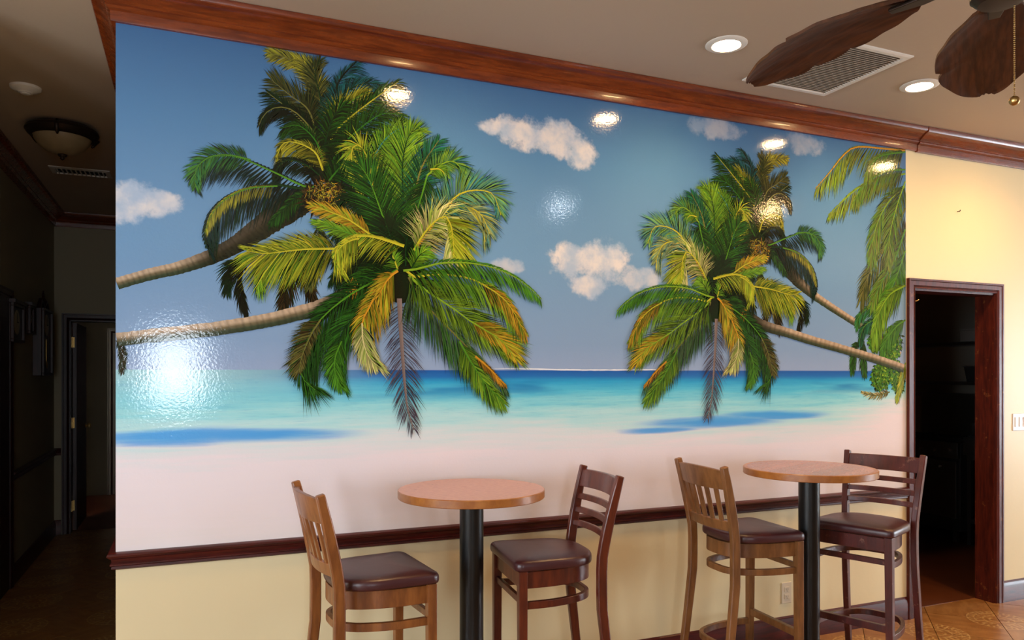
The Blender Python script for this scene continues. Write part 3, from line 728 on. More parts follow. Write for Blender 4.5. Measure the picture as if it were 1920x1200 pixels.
class Art:
    """flat polygons with a colour per corner, each set a hair in front of the last"""
    def __init__(s): s.v = []; s.f = []; s.c = []; s.layer = 0; s.k = 0
    def next(s): s.layer += 1; s.k = 0
    def poly(s, pts, cols, xf=None):
        y = -0.0012 - s.layer * 2.5e-5 - (s.k % 16) * 1.5e-6; s.k += 1
        b = len(s.v)
        for p, c in zip(pts, cols):
            px, pz = xf(p) if xf else p
            s.v.append((min(max(px, 0.0), MX1), y, min(max(pz, MZ0), MZ1))); s.c.append((c[0], c[1], c[2], 1.0))
        return b
    def tri(s, b, *fs):
        for f in fs: s.f.append(tuple(b + i for i in f))
    def build(s, name):
        me = bpy.data.meshes.new(name); me.from_pydata(s.v, [], s.f); me.update()
        ca = me.color_attributes.new('Col', 'FLOAT_COLOR', 'POINT')
        ca.data.foreach_set('color', [x for c in s.c for x in c])
        me.materials.append(leaf_m)
        o = bpy.data.objects.new(name, me); COL.objects.link(o); o.parent = mural
        return o
def jit(c, a=0.3):
    k = random.uniform(0.30, 1.12); return Vector((c[0] * k * (1 + random.uniform(-.08, .08)), c[1] * k, c[2] * k))
def frond(art, spec, xf=None, dens=2.4, under=True, dim=1.0):
    pts, Ll, Lr, n, droop, ang, cols, sw, lw, sc_ = spec
    c0, c1 = [PAL[k] * dim for k in cols.split()]
    N = 40
    sp = catmull([(p[0], p[1], 0) for p in pts], N)
    tg = [(sp[min(i + 1, N - 1)] - sp[max(i - 1, 0)]).normalized() for i in range(N)]
    n = int(n * dens); art.next()
    if under and cols != 'gy gy':                                   # shaded back leaflets first
        frond(art, (pts, Ll * 1.02, Lr * 1.02, spec[3] * 0.42, droop, ang, 'bk dg' if cols != 'gy gy' else 'gy gy', sw, lw * 1.1, sc_), xf, dens, False); art.next()
    for i in range(n):
        for side, L in ((1, Ll), (-1, Lr)):
            u = 0.05 + 0.95 * (i + random.random()) / n
            k = min(N - 1, int(u * (N - 1))); T = tg[k]; P = sp[k]
            prof = (0.45 + 0.55 * math.sin(PI * min(1.0, 0.18 + u * 0.62))) * (1.0 if u < 0.75 else 1.0 - 0.5 * (u - 0.75) / 0.25)
            ll = L * prof * random.uniform(0.72, 1.12)
            a = math.radians(ang * (1.25 - 0.75 * u) + random.uniform(-7, 7)) * side
            d = Vector((T.x * math.cos(a) - T.y * math.sin(a), T.x * math.sin(a) + T.y * math.cos(a), 0))
            g1 = Vector((0, -1, 0)) * droop
            m1 = P + d * (ll * 0.5) + g1 * (ll * 0.12)
            d2 = (d + g1 * 0.75).normalized()
            e = m1 + d2 * (ll * 0.55)
            w0 = lw * random.uniform(0.18, 0.38)
            na = Vector((-d.y, d.x, 0)) * w0
            mixf = random.random()
            cb = jit(c0.lerp(c1, mixf)) * (0.42 + 0.58 * min(1.0, u / 0.5)) * (1.0, 1.1)[u > 0.7]; ca = cb * 0.75; cc = cb.lerp(c1, 0.35)
            b = art.poly([(P + na * .6).to_tuple()[:2], (P - na * .6).to_tuple()[:2], (m1 - na).to_tuple()[:2], (m1 + na).to_tuple()[:2], e.to_tuple()[:2]], [ca, ca, cb, cb, cc], xf)
            art.tri(b, (0, 1, 2, 3), (3, 2, 4))
    if not under: return
    art.next(); strip(art, [(sp[i].x, sp[i].y, sw * (1.15 - 0.9 * i / (N - 1))) for i in range(0, N, 3)], PAL[sc_], PAL[sc_] * 0.6, xf)
def strip(art, pts, ct, cb, xf=None):
    for a, b_ in zip(pts, pts[1:]):
        d = Vector((b_[0] - a[0], b_[1] - a[1], 0))
        if d.length < 1e-6: continue
        n = Vector((-d.y, d.x, 0)).normalized()
        b = art.poly([(a[0] + n.x * a[2], a[1] + n.y * a[2]), (a[0] - n.x * a[2], a[1] - n.y * a[2]), (b_[0] - n.x * b_[2], b_[1] - n.y * b_[2]), (b_[0] + n.x * b_[2], b_[1] + n.y * b_[2])], [ct, cb, cb, ct], xf)
        art.tri(b, (0, 1, 2, 3)); art.k = 0
def trunk_art(art, pts, dark_from, xf=None):
    """sunlit upper side, green-grey under side; ringed bark"""
    art.next()
    N = 130; c = catmull([(p[0], p[1], p[2]) for p in pts], N); rows = []
    up = 1 if pts[-1][0] > pts[0][0] else -1
    top, mid, low, dk = [Vector(lin(v)) for v in ((190, 168, 142), (118, 106, 80), (60, 72, 52), (30, 30, 16))]
    for i in range(N):
        d = (c[min(i + 1, N - 1)] - c[max(i - 1, 0)]); n = Vector((-d.y, d.x, 0)).normalized() * up
        f = i / (N - 1); ring = 1.0 - 0.22 * (i % 3 == 0) + random.uniform(-.08, .08)
        dkf = min(1.0, max(0.0, (f - dark_from) / 0.16))
        row = []
        for s_, col in ((1, top), (0.45, top), (0.0, mid), (-0.5, low), (-1, low * 0.7)):
            k = c[i].z * (1 + random.uniform(-.05, .05)) * s_
            row.append(((c[i].x + n.x * k, c[i].y + n.y * k), (col * ring * random.uniform(0.86, 1.1)).lerp(dk * random.uniform(.6, 1.5), dkf * 0.9)))
        rows.append(row)
    for a, b_ in zip(rows, rows[1:]):
        for j in range(4):
            b = art.poly([a[j][0], a[j + 1][0], b_[j + 1][0], b_[j][0]], [a[j][1], a[j + 1][1], b_[j + 1][1], b_[j][1]], xf); art.tri(b, (0, 1, 2, 3)); art.k = 0
def flat(art, pts, cols, xf=None):
    art.next(); cx = sum(p[0] for p in pts) / len(pts); cz = sum(p[1] for p in pts) / len(pts)
    pp = [(cx, cz)] + [(p[0], p[1]) for p in pts]
    b = art.poly(pp, [random.choice(cols) for _ in pp], xf); n = len(pts)
    art.tri(b, *[(0, 1 + i, 1 + (i + 1) % n) for i in range(n)])
def strokes(art, blobs, n, L, w, cols, xf=None, spread=PI):
    art.next()
    for (cx, cz, rx, rz) in blobs:
        for _ in range(n):
            a = random.uniform(0, 2 * PI); r = math.sqrt(random.random()); x0, z0 = cx + rx * r * math.cos(a), cz + rz * r * math.sin(a)
            th = random.uniform(-spread, spread) - PI / 2; l = L * random.uniform(0.5, 1.2); dx, dz = math.cos(th), math.sin(th)
            c = jit(PAL[random.choice(cols)], 0.35)
            b = art.poly([(x0, z0), (x0 + dx * l * .5 - dz * w, z0 + dz * l * .5 + dx * w), (x0 + dx * l, z0 + dz * l), (x0 + dx * l * .5 + dz * w, z0 + dz * l * .5 - dx * w)], [c * .8, c, c * 1.15, c], xf)
            art.tri(b, (0, 1, 2, 3))
def rear_palm(trunk, dark, xf, tf):
    a = Art(); trunk_art(a, trunk, dark, tf)
    for s in REAR_PALM[:5]: frond(a, s, xf)
    flat(a, REAR_DARK, [PAL['bk'], PAL['dg'] * .6], xf)
    for s in REAR_PALM[5:]: frond(a, s, xf, dim=0.62 if 'yl' not in s[6] and 'lg' not in s[6] else 0.8)
    strokes(a, FIBRE, 300, 0.05, 0.004, ['br', 'bk', 'bk'], xf); strokes(a, FIBRE, 520, 0.030, 0.0010, ['br', 'ol', 'yo', 'br', 'yl'], xf)
    return a
def front_palm(trunk, dark, xf, tf):
    a = Art(); a.layer = 130; trunk_art(a, trunk, dark, tf)
    flat(a, FRONT_DARK, [PAL['bk'], PAL['dg'] * .6], xf)
    for i, s in enumerate(FRONT_PALM):
        frond(a, s, xf)
        if i == 6: strokes(a, FLOWER, 60, 0.04, 0.002, ['yo', 'br', 'yo'], xf, 0.5)
    return a
mir = lambda p: (3.931 - 0.8816 * p[0] + 0.0019 * p[1], 0.133 + 0.9069 * p[1] - 0.0012 * p[0])
rear_palm(REAR_TRUNK, 0.26, None, None).build('printed_palm_tree')
front_palm(FRONT_TRUNK, 0.60, None, None).build('printed_palm_tree')
rear_palm(RIGHT_REAR_TRUNK, 0.60, mir, None).build('printed_palm_tree')
front_palm(RIGHT_FRONT_TRUNK, 0.62, mir, None).build('printed_palm_tree')
bo = Art()
for s in BORDER_FRONDS[:5]: frond(bo, s)
strokes(bo, BUSH, 240, 0.034, 0.008, ['dg', 'dg', 'mg'], None, 1.4); strokes(bo, BUSH, 320, 0.026, 0.006, ['mg', 'lg', 'mg', 'yg', 'lg'], None, 1.4)
for s in BORDER_FRONDS[5:]: frond(bo, s)
bo.build('printed_border_foliage')
lo = Art(); frond(lo, ([(0.0, 1.66), (0.018, 1.64), (0.026, 1.60), (0.024, 1.53)], .03, .04, 22, .8, 40, 'br dg', .002, .006, 'br')); lo.build('printed_border_foliage')
# ------------------------------------------------------------------ bar stools (local: faces +x, origin on the floor)
def post_x(z):
    """x of the rear post's centre line"""
    return [p for p in ((-0.255 + 0.075 * min(1, (z / 0.55)) ** 0.8) if z < 0.55 else (-0.18 if z < 0.74 else -0.18 - 0.075 * ((z - 0.74) / 0.36) ** 1.25),)][0]
def post_y(z): return 0.178 + (0.02 * max(0, z - 0.74) / 0.36) + 0.012 * (1 - min(1, z / 0.6))
def hoop(z, fx, fy, bx, by, n=28):
    """U shape from one front leg round the back to the other"""
    pts = []
    for i in range(n + 1):
        a = PI * i / n
        s, c = math.sin(a), math.cos(a)
        e = 0.62
        px = fx - (fx - bx) * (abs(s) ** e)
        py = (fy if px > 0.05 else fy - (fy - by) * min(1, (0.05 - px) / 0.2)) * (abs(c) ** e) * (1 if c > 0 else -1)
        pts.append((px, py, z))
    return pts
def D_outline(fx, fy, bx, by, n=40):
    """seat outline: straight wide front, rounded back"""
    out = []
    r = 0.035
    for k in range(5):
        a = PI / 2 * k / 4; out.append((fx - r + r * math.sin(a) , fy - r + r * math.cos(a)))
    out = out[::1]
    L = [(fx - r + r * math.sin(PI / 2 * k / 4), -(fy - r + r * math.cos(PI / 2 * k / 4))) for k in range(4, -1, -1)]
    out += L
    for i in range(1, n):
        a = PI * i / n; c, s = math.cos(a), math.sin(a)
        out.append((0.02 - (0.02 - bx) * abs(s) ** 0.75, -by * (abs(c) ** 0.72) * (1 if c > 0 else -1) - 0.0))
    return out
def make_stool(kind, m, loc, rz, label, group):
    t = empty('bar_stool', (loc[0], loc[1], 0), rz)
    tag(t, label, 'bar stool', group)
    lw = 0.036
    for s in (1, -1):
        b = bmesh.new(); bar(b, [(0.172, s * 0.192, 0), (0.172, s * 0.188, 0.3), (0.172, s * 0.184, 0.730)], [0.030, 0.034, 0.037], [0.030, 0.034, 0.037], side=(1, 0, 0))
        obj('leg', b, m, t, bevel=0.003)
        b = bmesh.new(); zs = [0, 0.06, 0.14, 0.22, 0.3, 0.38, 0.46, 0.54, 0.62, 0.7, 0.76, 0.82, 0.88, 0.94, 1.0, 1.05, 1.10]
        bar(b, [(post_x(z), s * post_y(z), z) for z in zs], [0.030 + 0.012 * min(1, z / 0.5) - 0.010 * max(0, z - 0.9) / 0.2 for z in zs], [0.030] * len(zs), side=(1, 0, 0))
        obj('rear_post', b, m, t, bevel=0.005, smooth=True, auto=True)
    # bent apron, front apron
    b = bmesh.new(); pts = hoop(0.690, 0.155, 0.176, -0.165, 0.158); bar(b, pts, 0.018, 0.068)
    obj('bent_apron', b, m, t, smooth=True, auto=True, bevel=0.002)
    obj('front_apron', boxes((0.162, 0.180, -0.165, 0.165, 0.656, 0.724)), m, t, bevel=0.003)
    # cushion
    b = bmesh.new(); O = D_outline(0.205, 0.212, -0.178, 0.205)
    ring = lambda k, z: [(x * k + 0.01 * (1 - k), y * k, z) for x, y in O]
    vs = loft(b, [ring(0.95, 0.7305), ring(0.99, 0.733), ring(1.0, 0.740), ring(1.0, 0.752), ring(0.993, 0.761), ring(0.975, 0.767), ring(0.92, 0.773), ring(0.72, 0.781), ring(0.38, 0.785), ring(0.08, 0.786)], True, True)
    obj('seat_cushion', b, M['vinyl'], t, smooth=True)
    # stretchers
    b = bmesh.new(); bar(b, hoop(0.588, 0.160, 0.180, -0.163, 0.158), 0.020, 0.030); obj('upper_hoop', b, m, t, smooth=True, auto=True, bevel=0.002)
    b = bmesh.new(); bar(b, hoop(0.235, 0.160, 0.186, -0.205, 0.164), 0.020, 0.030); obj('lower_hoop', b, m, t, smooth=True, auto=True, bevel=0.002)
    obj('front_stretcher', boxes((0.163, 0.181, -0.168, 0.168, 0.592, 0.620)), m, t, bevel=0.003)
    obj('footrest', boxes((0.160, 0.186, -0.174, 0.174, 0.265, 0.300)), m, t, bevel=0.003)
    # back
    def rail(z, hgt, thick, bow, zc=0.0):
        b = bmesh.new(); n = 14; rows = []
        for i in range(n + 1):
            u = -1 + 2 * i / n; ya = u * (post_y(z) - 0.008)
            sag = zc * (1 - u * u)
            zz0, zz1 = z - hgt / 2, z + hgt / 2 - sag
            bx = lambda q: post_x(q) - bow * (1 - u * u)
            rows.append([(bx(zz0) + thick / 2, ya, zz0), (bx(zz0) - thick / 2, ya, zz0), (bx(zz1) - thick / 2, ya, zz1), (bx(zz1) + thick / 2, ya, zz1)])
        loft(b, rows); return b
    if kind == 'slat':
        obj('crest_rail', rail(1.035, 0.090, 0.020, 0.034, -0.012), m, t, smooth=True, auto=True, bevel=0.003)
        obj('lower_rail', rail(0.815, 0.048, 0.020, 0.028), m, t, smooth=True, auto=True, bevel=0.003)
        for i in range(5):
            u = (i - 2) / 3.0; b = bmesh.new(); ps = []
            for z in (0.836, 0.88, 0.93, 0.97, 0.996):
                bow = 0.028 + 0.006 * (z - 0.836) / 0.16
                ps.append((post_x(z) - bow * (1 - u * u), u * (post_y(z) - 0.008), z))
            bar(b, ps, 0.011, 0.030, side=(1, 0, 0)); obj('slat', b, m, t, bevel=0.002)
    else:
        obj('crest_rail', rail(1.045, 0.078, 0.020, 0.034), m, t, smooth=True, auto=True, bevel=0.003)
        for z in (0.962, 0.902, 0.842):
            obj('rung', rail(z, 0.026, 0.016, 0.030), m, t, smooth=True, auto=True, bevel=0.003)
    return t
w1 = wood('honey_beech_stain', lin((150, 92, 44)), lin((112, 62, 26)), 0.36, (6, 6, 1.2), coat=0.1)
w3 = wood('walnut_beech_stain', lin((140, 92, 50)), lin((106, 66, 32)), 0.38, (6, 6, 1.2), coat=0.1)
w2 = wood('red_mahogany_stain', lin((104, 44, 24)), lin((70, 24, 14)), 0.32, (6, 6, 1.2), coat=0.15)
w4 = wood('worn_mahogany_stain', lin((92, 38, 32)), lin((62, 22, 20)), 0.34, (6, 6, 1.2), wear=lin((150, 104, 86)), coat=0.1)
make_stool('slat', w1, (0.930, -0.435), math.radians(5), 'honey-brown slat-back bar stool with brown vinyl seat beside the speckled table', 'slat-back bar stools')
make_stool('ladder', w2, (1.698, -0.415), math.radians(174), 'reddish mahogany ladder-back bar stool with brown vinyl seat beside the speckled table', 'ladder-back bar stools')
make_stool('slat', w3, (2.795, -0.385), math.radians(-4), 'walnut-brown slat-back bar stool tucked under the striped wood table', 'slat-back bar stools')
make_stool('ladder', w4, (3.500, -0.480), math.radians(200), 'dark worn ladder-back bar stool with scuffed legs beside the kitchen doorway', 'ladder-back bar stools')

# ------------------------------------------------------------------ pedestal tables
def table(loc, H, label, kind, R=0.305, arm0=0.0):
    t = empty('pedestal_table', (loc[0], loc[1], 0)); tag(t, label, 'table', 'round bar tables')
    em = wood('table_edge_' + kind, lin((176, 112, 50)), lin((150, 88, 36)), 0.35, (4, 4, 4), coat=0.2)
    b = bmesh.new(); n = 72; prof = [(R - 0.0025, H), (R, H - 0.0025), (R, H - 0.031), (R - 0.0025, H - 0.0335), (R - 0.02, H - 0.0335), (R - 0.02, H)]
    if kind == 'burl':
        prof = prof[:-1] + [(R - 0.02, H - 0.004), (R - 0.02, H - 0.0005), (R - 0.0026, H - 0.0005)][:1]
    lathe(b, prof + [prof[0]], n); bmesh.ops.remove_doubles(b, verts=b.verts, dist=1e-6)
    obj('edge_band', b, em, t, smooth=True, auto=True)
    if kind == 'burl':
        tm_ = mat('speckled_veneer', lin((190, 124, 84)), 0.28, coat=0.3); q_ = NT(tm_); oc_ = q_.coord()
        n1 = q_.noise(q_.mapping(oc_, (14, 40, 14)), 3.0, 5.0, 0.6); n2 = q_.noise(oc_, 55.0, 4.0, 0.7); n3 = q_.noise(oc_, 26.0, 2.0)
        c = q_.mix(q_.step(n1, 0.35, 0.7), lin((198, 132, 90)), lin((176, 106, 68)))
        c = q_.mix(q_.math('MULTIPLY', q_.step(n2, 0.66, 0.74), 0.8), c, lin((110, 62, 38)))
        q_.base(q_.mix(q_.math('MULTIPLY', q_.step(n3, 0.72, 0.76), 0.8), c, lin((84, 44, 28))))
        b = bmesh.new(); lathe(b, [(0, H), (R - 0.003, H), (R - 0.003, H - 0.004), (R - 0.021, H - 0.004), (R - 0.021, H - 0.0335), (0, H - 0.0335)], n)
        obj('tabletop', b, tm_, t)
    else:
        W = 0.058; a = math.radians(24)
        for i in range(-6, 7):
            y0, y1 = (i - 0.5) * W + 0.0004, (i + 0.5) * W - 0.0004; rr = R - 0.0204
            y0c, y1c = max(y0, -rr), min(y1, rr)
            if y1c - y0c < 0.004: continue
            k = 10; poly = [(math.sqrt(max(0, rr * rr - v * v)), v) for v in [y0c + (y1c - y0c) * j / k for j in range(k + 1)]]
            poly += [(-x_, v) for x_, v in poly[::-1]]
            poly = [p for j, p in enumerate(poly) if math.dist(p, poly[j - 1]) > 1e-6]
            poly = [(x_ * math.cos(a) - v * math.sin(a), x_ * math.sin(a) + v * math.cos(a)) for x_, v in poly]
            s = random.uniform(0.82, 1.14)
            bm_ = wood('table_board_%d' % i, tuple(v * s for v in lin((176, 108, 66))), tuple(v * s for v in lin((150, 84, 50))), 0.28, (8, 26, 20), coat=0.3)
            b = bmesh.new(); loft(b, [[(x_, v, H - 0.0335) for x_, v in poly], [(x_, v, H) for x_, v in poly]]); obj('board', b, bm_, t)
    b = bmesh.new(); lathe(b, [(0.05, 0.03), (0.05, H - 0.05), (0, H - 0.05), (0, 0.03), (0.05, 0.03)], 40); obj('column', b, M['black_metal'], t, smooth=True, auto=True)
    b = bmesh.new(); lathe(b, [(0, 0.008), (0.07, 0.008), (0.075, 0.02), (0.072, 0.045), (0.053, 0.06), (0.0501, 0.06), (0.0501, 0.03), (0, 0.03)], 40); obj('base_hub', b, M['black_metal'], t, smooth=True, auto=True)
    for k in range(4):
        a = math.radians(arm0 + 90 * k); c_, s_ = math.cos(a), math.sin(a); b = bmesh.new()
        bar(b, [(r_ * c_, r_ * s_, z_) for r_, z_ in ((0.06, 0.030), (0.14, 0.028), (0.24, 0.020), (0.28, 0.012))], [0.07, 0.064, 0.056, 0.046], [0.040, 0.034, 0.026, 0.022])
        obj('base_arm', b, M['black_metal'], t, bevel=0.004)
    obj('top_bracket', boxes((-0.16, 0.16, -0.02, 0.02, H - 0.05, H - 0.0337), (-0.02, 0.02, -0.16, -0.02, H - 0.05, H - 0.0337), (-0.02, 0.02, 0.02, 0.16, H - 0.05, H - 0.0337)), M['black_metal'], t)
table((1.352, -0.41), 1.050, 'round pedestal table with speckled reddish veneer top and black column', 'burl')
table((3.073, -0.528), 1.067, 'round pedestal table with striped butcher-block top and black column', 'butcher', 0.311, 75.0)

# ------------------------------------------------------------------ ceiling lights
def downlight(x, y, label, power, dome=0.006, tint=(1.0, 0.60, 0.26), glow=(1.0, 0.62, 0.28), gstr=110.0):
    t = empty('recessed_light', (x, y, CEIL)); tag(t, label, 'ceiling light', 'recessed ceiling lights')
    b = bmesh.new(); lathe(b, [(0.060, -0.001), (0.066, -0.009), (0.086, -0.008), (0.095, -0.003), (0.095, 0.0), (0.060, 0.0), (0.060, -0.001)], 40); obj('trim_ring', b, M['white'], t, smooth=True, auto=True)
    em = mat('warm_lamp_lens', (1, 0.9, 0.7), 0.4, emit=glow, estr=gstr)
    b = bmesh.new(); lathe(b, [(0, -dome), (0.028, -dome * 0.95), (0.046, -dome * 0.7), (0.0595, -0.003), (0.0595, 0), (0, 0)], 32); obj('lens', b, em, t, smooth=True)
    l = bpy.data.lights.new('lamp', 'SPOT'); l.energy = power; l.color = tint; l.spot_size = math.radians(150); l.spot_blend = 0.9; l.shadow_soft_size = 0.06
    o = bpy.data.objects.new('lamp', l); COL.objects.link(o); o.parent = t; o.location = (0, 0, -dome - 0.006)
for x, y, lb in ((1.31, -0.66, 'lit recessed ceiling light above the speckled table'), (2.551, -0.552, 'lit recessed ceiling light beside the square ceiling grille'),
                 (3.817, -0.545, 'lit recessed ceiling light between the square ceiling grille and the doorway'), (4.95, -0.66, 'lit recessed ceiling light above the yellow wall right of the doorway')):
    downlight(x, y, lb, 38.0 if x > 4.5 else 21.0, tint=(1.0, 0.43, 0.11) if x > 4.5 else (1.0, 0.60, 0.26))
downlight(5.19, -2.1, 'lit bulging recessed ceiling light in the middle of the dining room', 34.0, 0.045)
downlight(3.35, -2.75, 'cool white bulging recessed ceiling light beyond the fan', 16.0, 0.04, (0.9, 0.95, 1.0), (0.8, 0.9, 1.0), 45.0)

# ceiling grille
M['duct'] = mat('grille_backing', (0.22, 0.17, 0.12), 0.8)  # even brown sheet behind the slats
M['slat'] = mat('shaded_white_slat', (0.66, 0.56, 0.45), 0.5)  # white slats toned tan, their shade is put into the colour
t = empty('air_return_grille', (3.18, -0.522, CEIL)); tag(t, 'square white air-return grille in the ceiling behind the fan blade', 'vent')
h = 0.28
b = bmesh.new(); pr = [(h, 0.0), (h, -0.006), (h - 0.010, -0.010), (h - 0.030, -0.010), (h - 0.036, -0.002), (h - 0.036, 0.0)]
loft(b, [[(sx * o_, sy * o_, z_) for o_, z_ in pr] for sx, sy in ((1, 1), (-1, 1), (-1, -1), (1, -1), (1, 1))], True, False); bmesh.ops.remove_doubles(b, verts=b.verts, dist=1e-6)
obj('frame', b, M['white'], t)
obj('backing', boxes((-0.243, 0.243, -0.243, 0.243, -0.0018, -0.0002)), M['duct'], t)
sm = bmesh.new(); v = [sm.verts.new(p) for p in ((-0.2, -0.0050, -0.003), (0.2, -0.0050, -0.003), (0.2, 0.006, -0.012), (-0.2, 0.006, -0.012), (-0.2, 0.005, -0.0128), (0.2, 0.005, -0.0128), (0.2, -0.0060, -0.0038), (-0.2, -0.0060, -0.0038))]
for f in ((0, 1, 2, 3), (4, 5, 6, 7), (2, 5, 4, 3), (0, 7, 6, 1), (1, 6, 5, 2), (0, 3, 4, 7)): sm.faces.new([v[i] for i in f])
bmesh.ops.scale(sm, vec=(1.21, -1, 1), verts=sm.verts)
s0 = obj('slat', sm, M['slat'], t); s0.location = (0, -0.234, 0)
for i in range(1, 29):
    c = s0.copy(); COL.objects.link(c); c.parent = t; c.location = (0, -0.234 + i * 0.0167, 0)

# ------------------------------------------------------------------ ceiling fan with leaf blades
HUB = Vector((2.165, -2.10, 2.56))
fan = empty('ceiling_fan', (HUB.x, HUB.y, CEIL)); tag(fan, 'brown ceiling fan with carved leaf-shaped blades and a pull chain', 'ceiling fan')
lm = mat('carved_leaf_blade', lin((84, 48, 22)), 0.62, spec=0.3); q_ = NT(lm); oc_ = q_.coord()
n1 = q_.noise(q_.mapping(oc_, (4, 30, 4)), 2.0, 4.0, 0.6)
q_.base(q_.mix(q_.step(n1, 0.35, 0.7), lin((86, 48, 22)), lin((60, 32, 13)))); q_.bump(n1, 0.2, 0.004)
def blade():
    """leaf along +x from the hub, with notched margins, drooping tip and raised midrib"""
    L0, L1 = 0.17, 0.70
    half = lambda u: 0.138 * (math.sin(PI * min(1.0, 0.08 + 0.90 * u ** 1.12)) ** 0.62)
    b = bmesh.new(); n = 48; rowsT = []; rowsB = []
    for i in range(n + 1):
        u = i / n; x = L0 + (L1 - L0) * u
        hw = max(0.006, half(u))
        notch = [1.0, 1.0]
        for s, spots in ((0, (0.60,)), (1, (0.42, 0.66))):
            for c_ in spots:
                if 0 <= u - c_ < 0.06: notch[s] = min(notch[s], 0.86 + 0.14 * (u - c_) / 0.06)
        zc = -0.11 * u * u + 0.02 * u
        rt = []; rb = []
        for k in range(-6, 7):
            e = k / 6.0; w_ = hw * (notch[0] if e > 0 else notch[1])
            z = zc - 0.028 * abs(e) ** 1.6 * min(1.0, hw / 0.12) + 0.0018 * math.cos(e * 26 + u * 30) + 0.008 * (1 if k == 0 else 0)
            yy = e * w_ + 0.025 * math.sin(u * 2.2)
            rt.append(b.verts.new((x + 0.05 * abs(e) * (1 - u), yy, z + 0.004))); rb.append(b.verts.new((x + 0.05 * abs(e) * (1 - u), yy, z - 0.005 - (0.006 if k == 0 else 0))))
        rowsT.append(rt); rowsB.append(rb)
    for i in range(n):
        for k in range(12):
            b.faces.new((rowsT[i][k], rowsT[i + 1][k], rowsT[i + 1][k + 1], rowsT[i][k + 1]))
            b.faces.new((rowsB[i][k], rowsB[i][k + 1], rowsB[i + 1][k + 1], rowsB[i + 1][k]))
        b.faces.new((rowsT[i][0], rowsB[i][0], rowsB[i + 1][0], rowsT[i + 1][0])); b.faces.new((rowsT[i][12], rowsT[i + 1][12], rowsB[i + 1][12], rowsB[i][12]))
    for k in range(12):
        b.faces.new((rowsT[0][k], rowsT[0][k + 1], rowsB[0][k + 1], rowsB[0][k])); b.faces.new((rowsT[n][k], rowsB[n][k], rowsB[n][k + 1], rowsT[n][k + 1]))
    return b
def arm():
    b = bmesh.new(); bar(b, [(0.08, 0, 0.005), (0.13, 0, -0.012), (0.19, 0, -0.014), (0.27, 0.006, -0.016)], [0.035, 0.03, 0.05, 0.03], 0.010); return b
dz = HUB.z - CEIL
bl0 = None
for k in range(5):
    a = math.radians(36.5 + 72 * k); tilt = math.radians(-4)
    if bl0 is None:
        bl0 = obj('blade', blade(), lm, fan, smooth=True, auto=True); ar0 = obj('blade_arm', arm(), M['bronze'], fan, bevel=0.003)
        bl, ar = bl0, ar0
    else:
        bl = bl0.copy(); ar = ar0.copy(); COL.objects.link(bl); COL.objects.link(ar); bl.parent = fan; ar.parent = fan
    for o_ in (bl, ar):
        o_.location = (0, 0, dz); o_.rotation_euler = (tilt, 0, a)
b = bmesh.new(); lathe(b, [(0, 0), (0.07, 0), (0.072, -0.02), (0.05, -0.06), (0.02, -0.075), (0.0, -0.075)], 32); obj('canopy', b, M['bronze'], fan, smooth=True, auto=True)
b = bmesh.new(); tube(b, [(0, 0, -0.07), (0, 0, dz + 0.1)], 0.014, 12); obj('downrod', b, M['bronze'], fan, smooth=True, auto=True)
b = bmesh.new(); lathe(b, [(0, 0.12), (0.03, 0.115), (0.06, 0.09), (0.11, 0.07), (0.125, 0.04), (0.12, 0.0), (0.095, -0.02), (0.07, -0.03), (0.068, -0.075), (0.05, -0.09), (0, -0.092)], 40, (0, 0, dz)); obj('motor_housing', b, M['bronze'], fan, smooth=True, auto=True)
ch = empty('x'); bpy.data.objects.remove(ch)
b = bmesh.new()
cxy = (0.045, -0.005)
for i in range(46):
    z = dz - 0.085 - i * 0.0052
    bmesh.ops.create_icosphere(b, subdivisions=1, radius=0.0024, matrix=Matrix.Translation((cxy[0], cxy[1], z)))
pc = obj('pull_chain', b, M['brass'], fan, smooth=True)
b = bmesh.new(); bmesh.ops.create_uvsphere(b, u_segments=20, v_segments=12, radius=0.0125, matrix=Matrix.Translation((cxy[0], cxy[1], dz - 0.333))); obj('chain_ball', b, M['brass'], fan, smooth=True)

# ------------------------------------------------------------------ hall: smoke alarm, bowl light, vent, clocks
t = empty('smoke_alarm', (-0.531, 1.327, CEIL)); tag(t, 'round white smoke alarm on the hall ceiling', 'smoke alarm')
b = bmesh.new(); lathe(b, [(0, -0.034), (0.03, -0.034), (0.034, -0.030), (0.036, -0.028), (0.055, -0.024), (0.072, -0.012), (0.074, 0.0), (0, 0)], 40); obj('cover', b, M['white'], t, smooth=True, auto=True)
b = bmesh.new(); lathe(b, [(0, -0.040), (0.02, -0.039), (0.025, -0.0345), (0, -0.0345)], 24); obj('test_button', b, M['white'], t, smooth=True)

t = empty('bowl_ceiling_light', (-0.447, 1.968, CEIL)); tag(t, 'unlit bowl ceiling light with dark bronze rim in the hall', 'ceiling light')
b = bmesh.new(); lathe(b, [(0, 0), (0.12, 0), (0.17, -0.012), (0.195, -0.03), (0.200, -0.045), (0.188, -0.062), (0.172, -0.078), (0.160, -0.082), (0.158, -0.070), (0.0, -0.02)], 48); obj('rim', b, M['bronze'], t, smooth=True, auto=True)
am = mat('amber_scavo_glass', (0.32, 0.24, 0.13), 0.35); q_ = NT(am); oc_ = q_.coord(); q_.base(q_.mix(q_.noise(oc_, 12.0, 4.0), (0.36, 0.28, 0.16), (0.22, 0.15, 0.07)))
b = bmesh.new(); lathe(b, [(0.157, -0.076), (0.150, -0.100), (0.128, -0.132), (0.095, -0.158), (0.05, -0.175), (0, -0.180)], 48); obj('glass_bowl', b, am, t, smooth=True)
b = bmesh.new(); lathe(b, [(0, -0.178), (0.026, -0.180), (0.024, -0.190), (0.010, -0.196), (0.013, -0.206), (0, -0.216)], 20); obj('finial', b, M['bronze'], t, smooth=True)
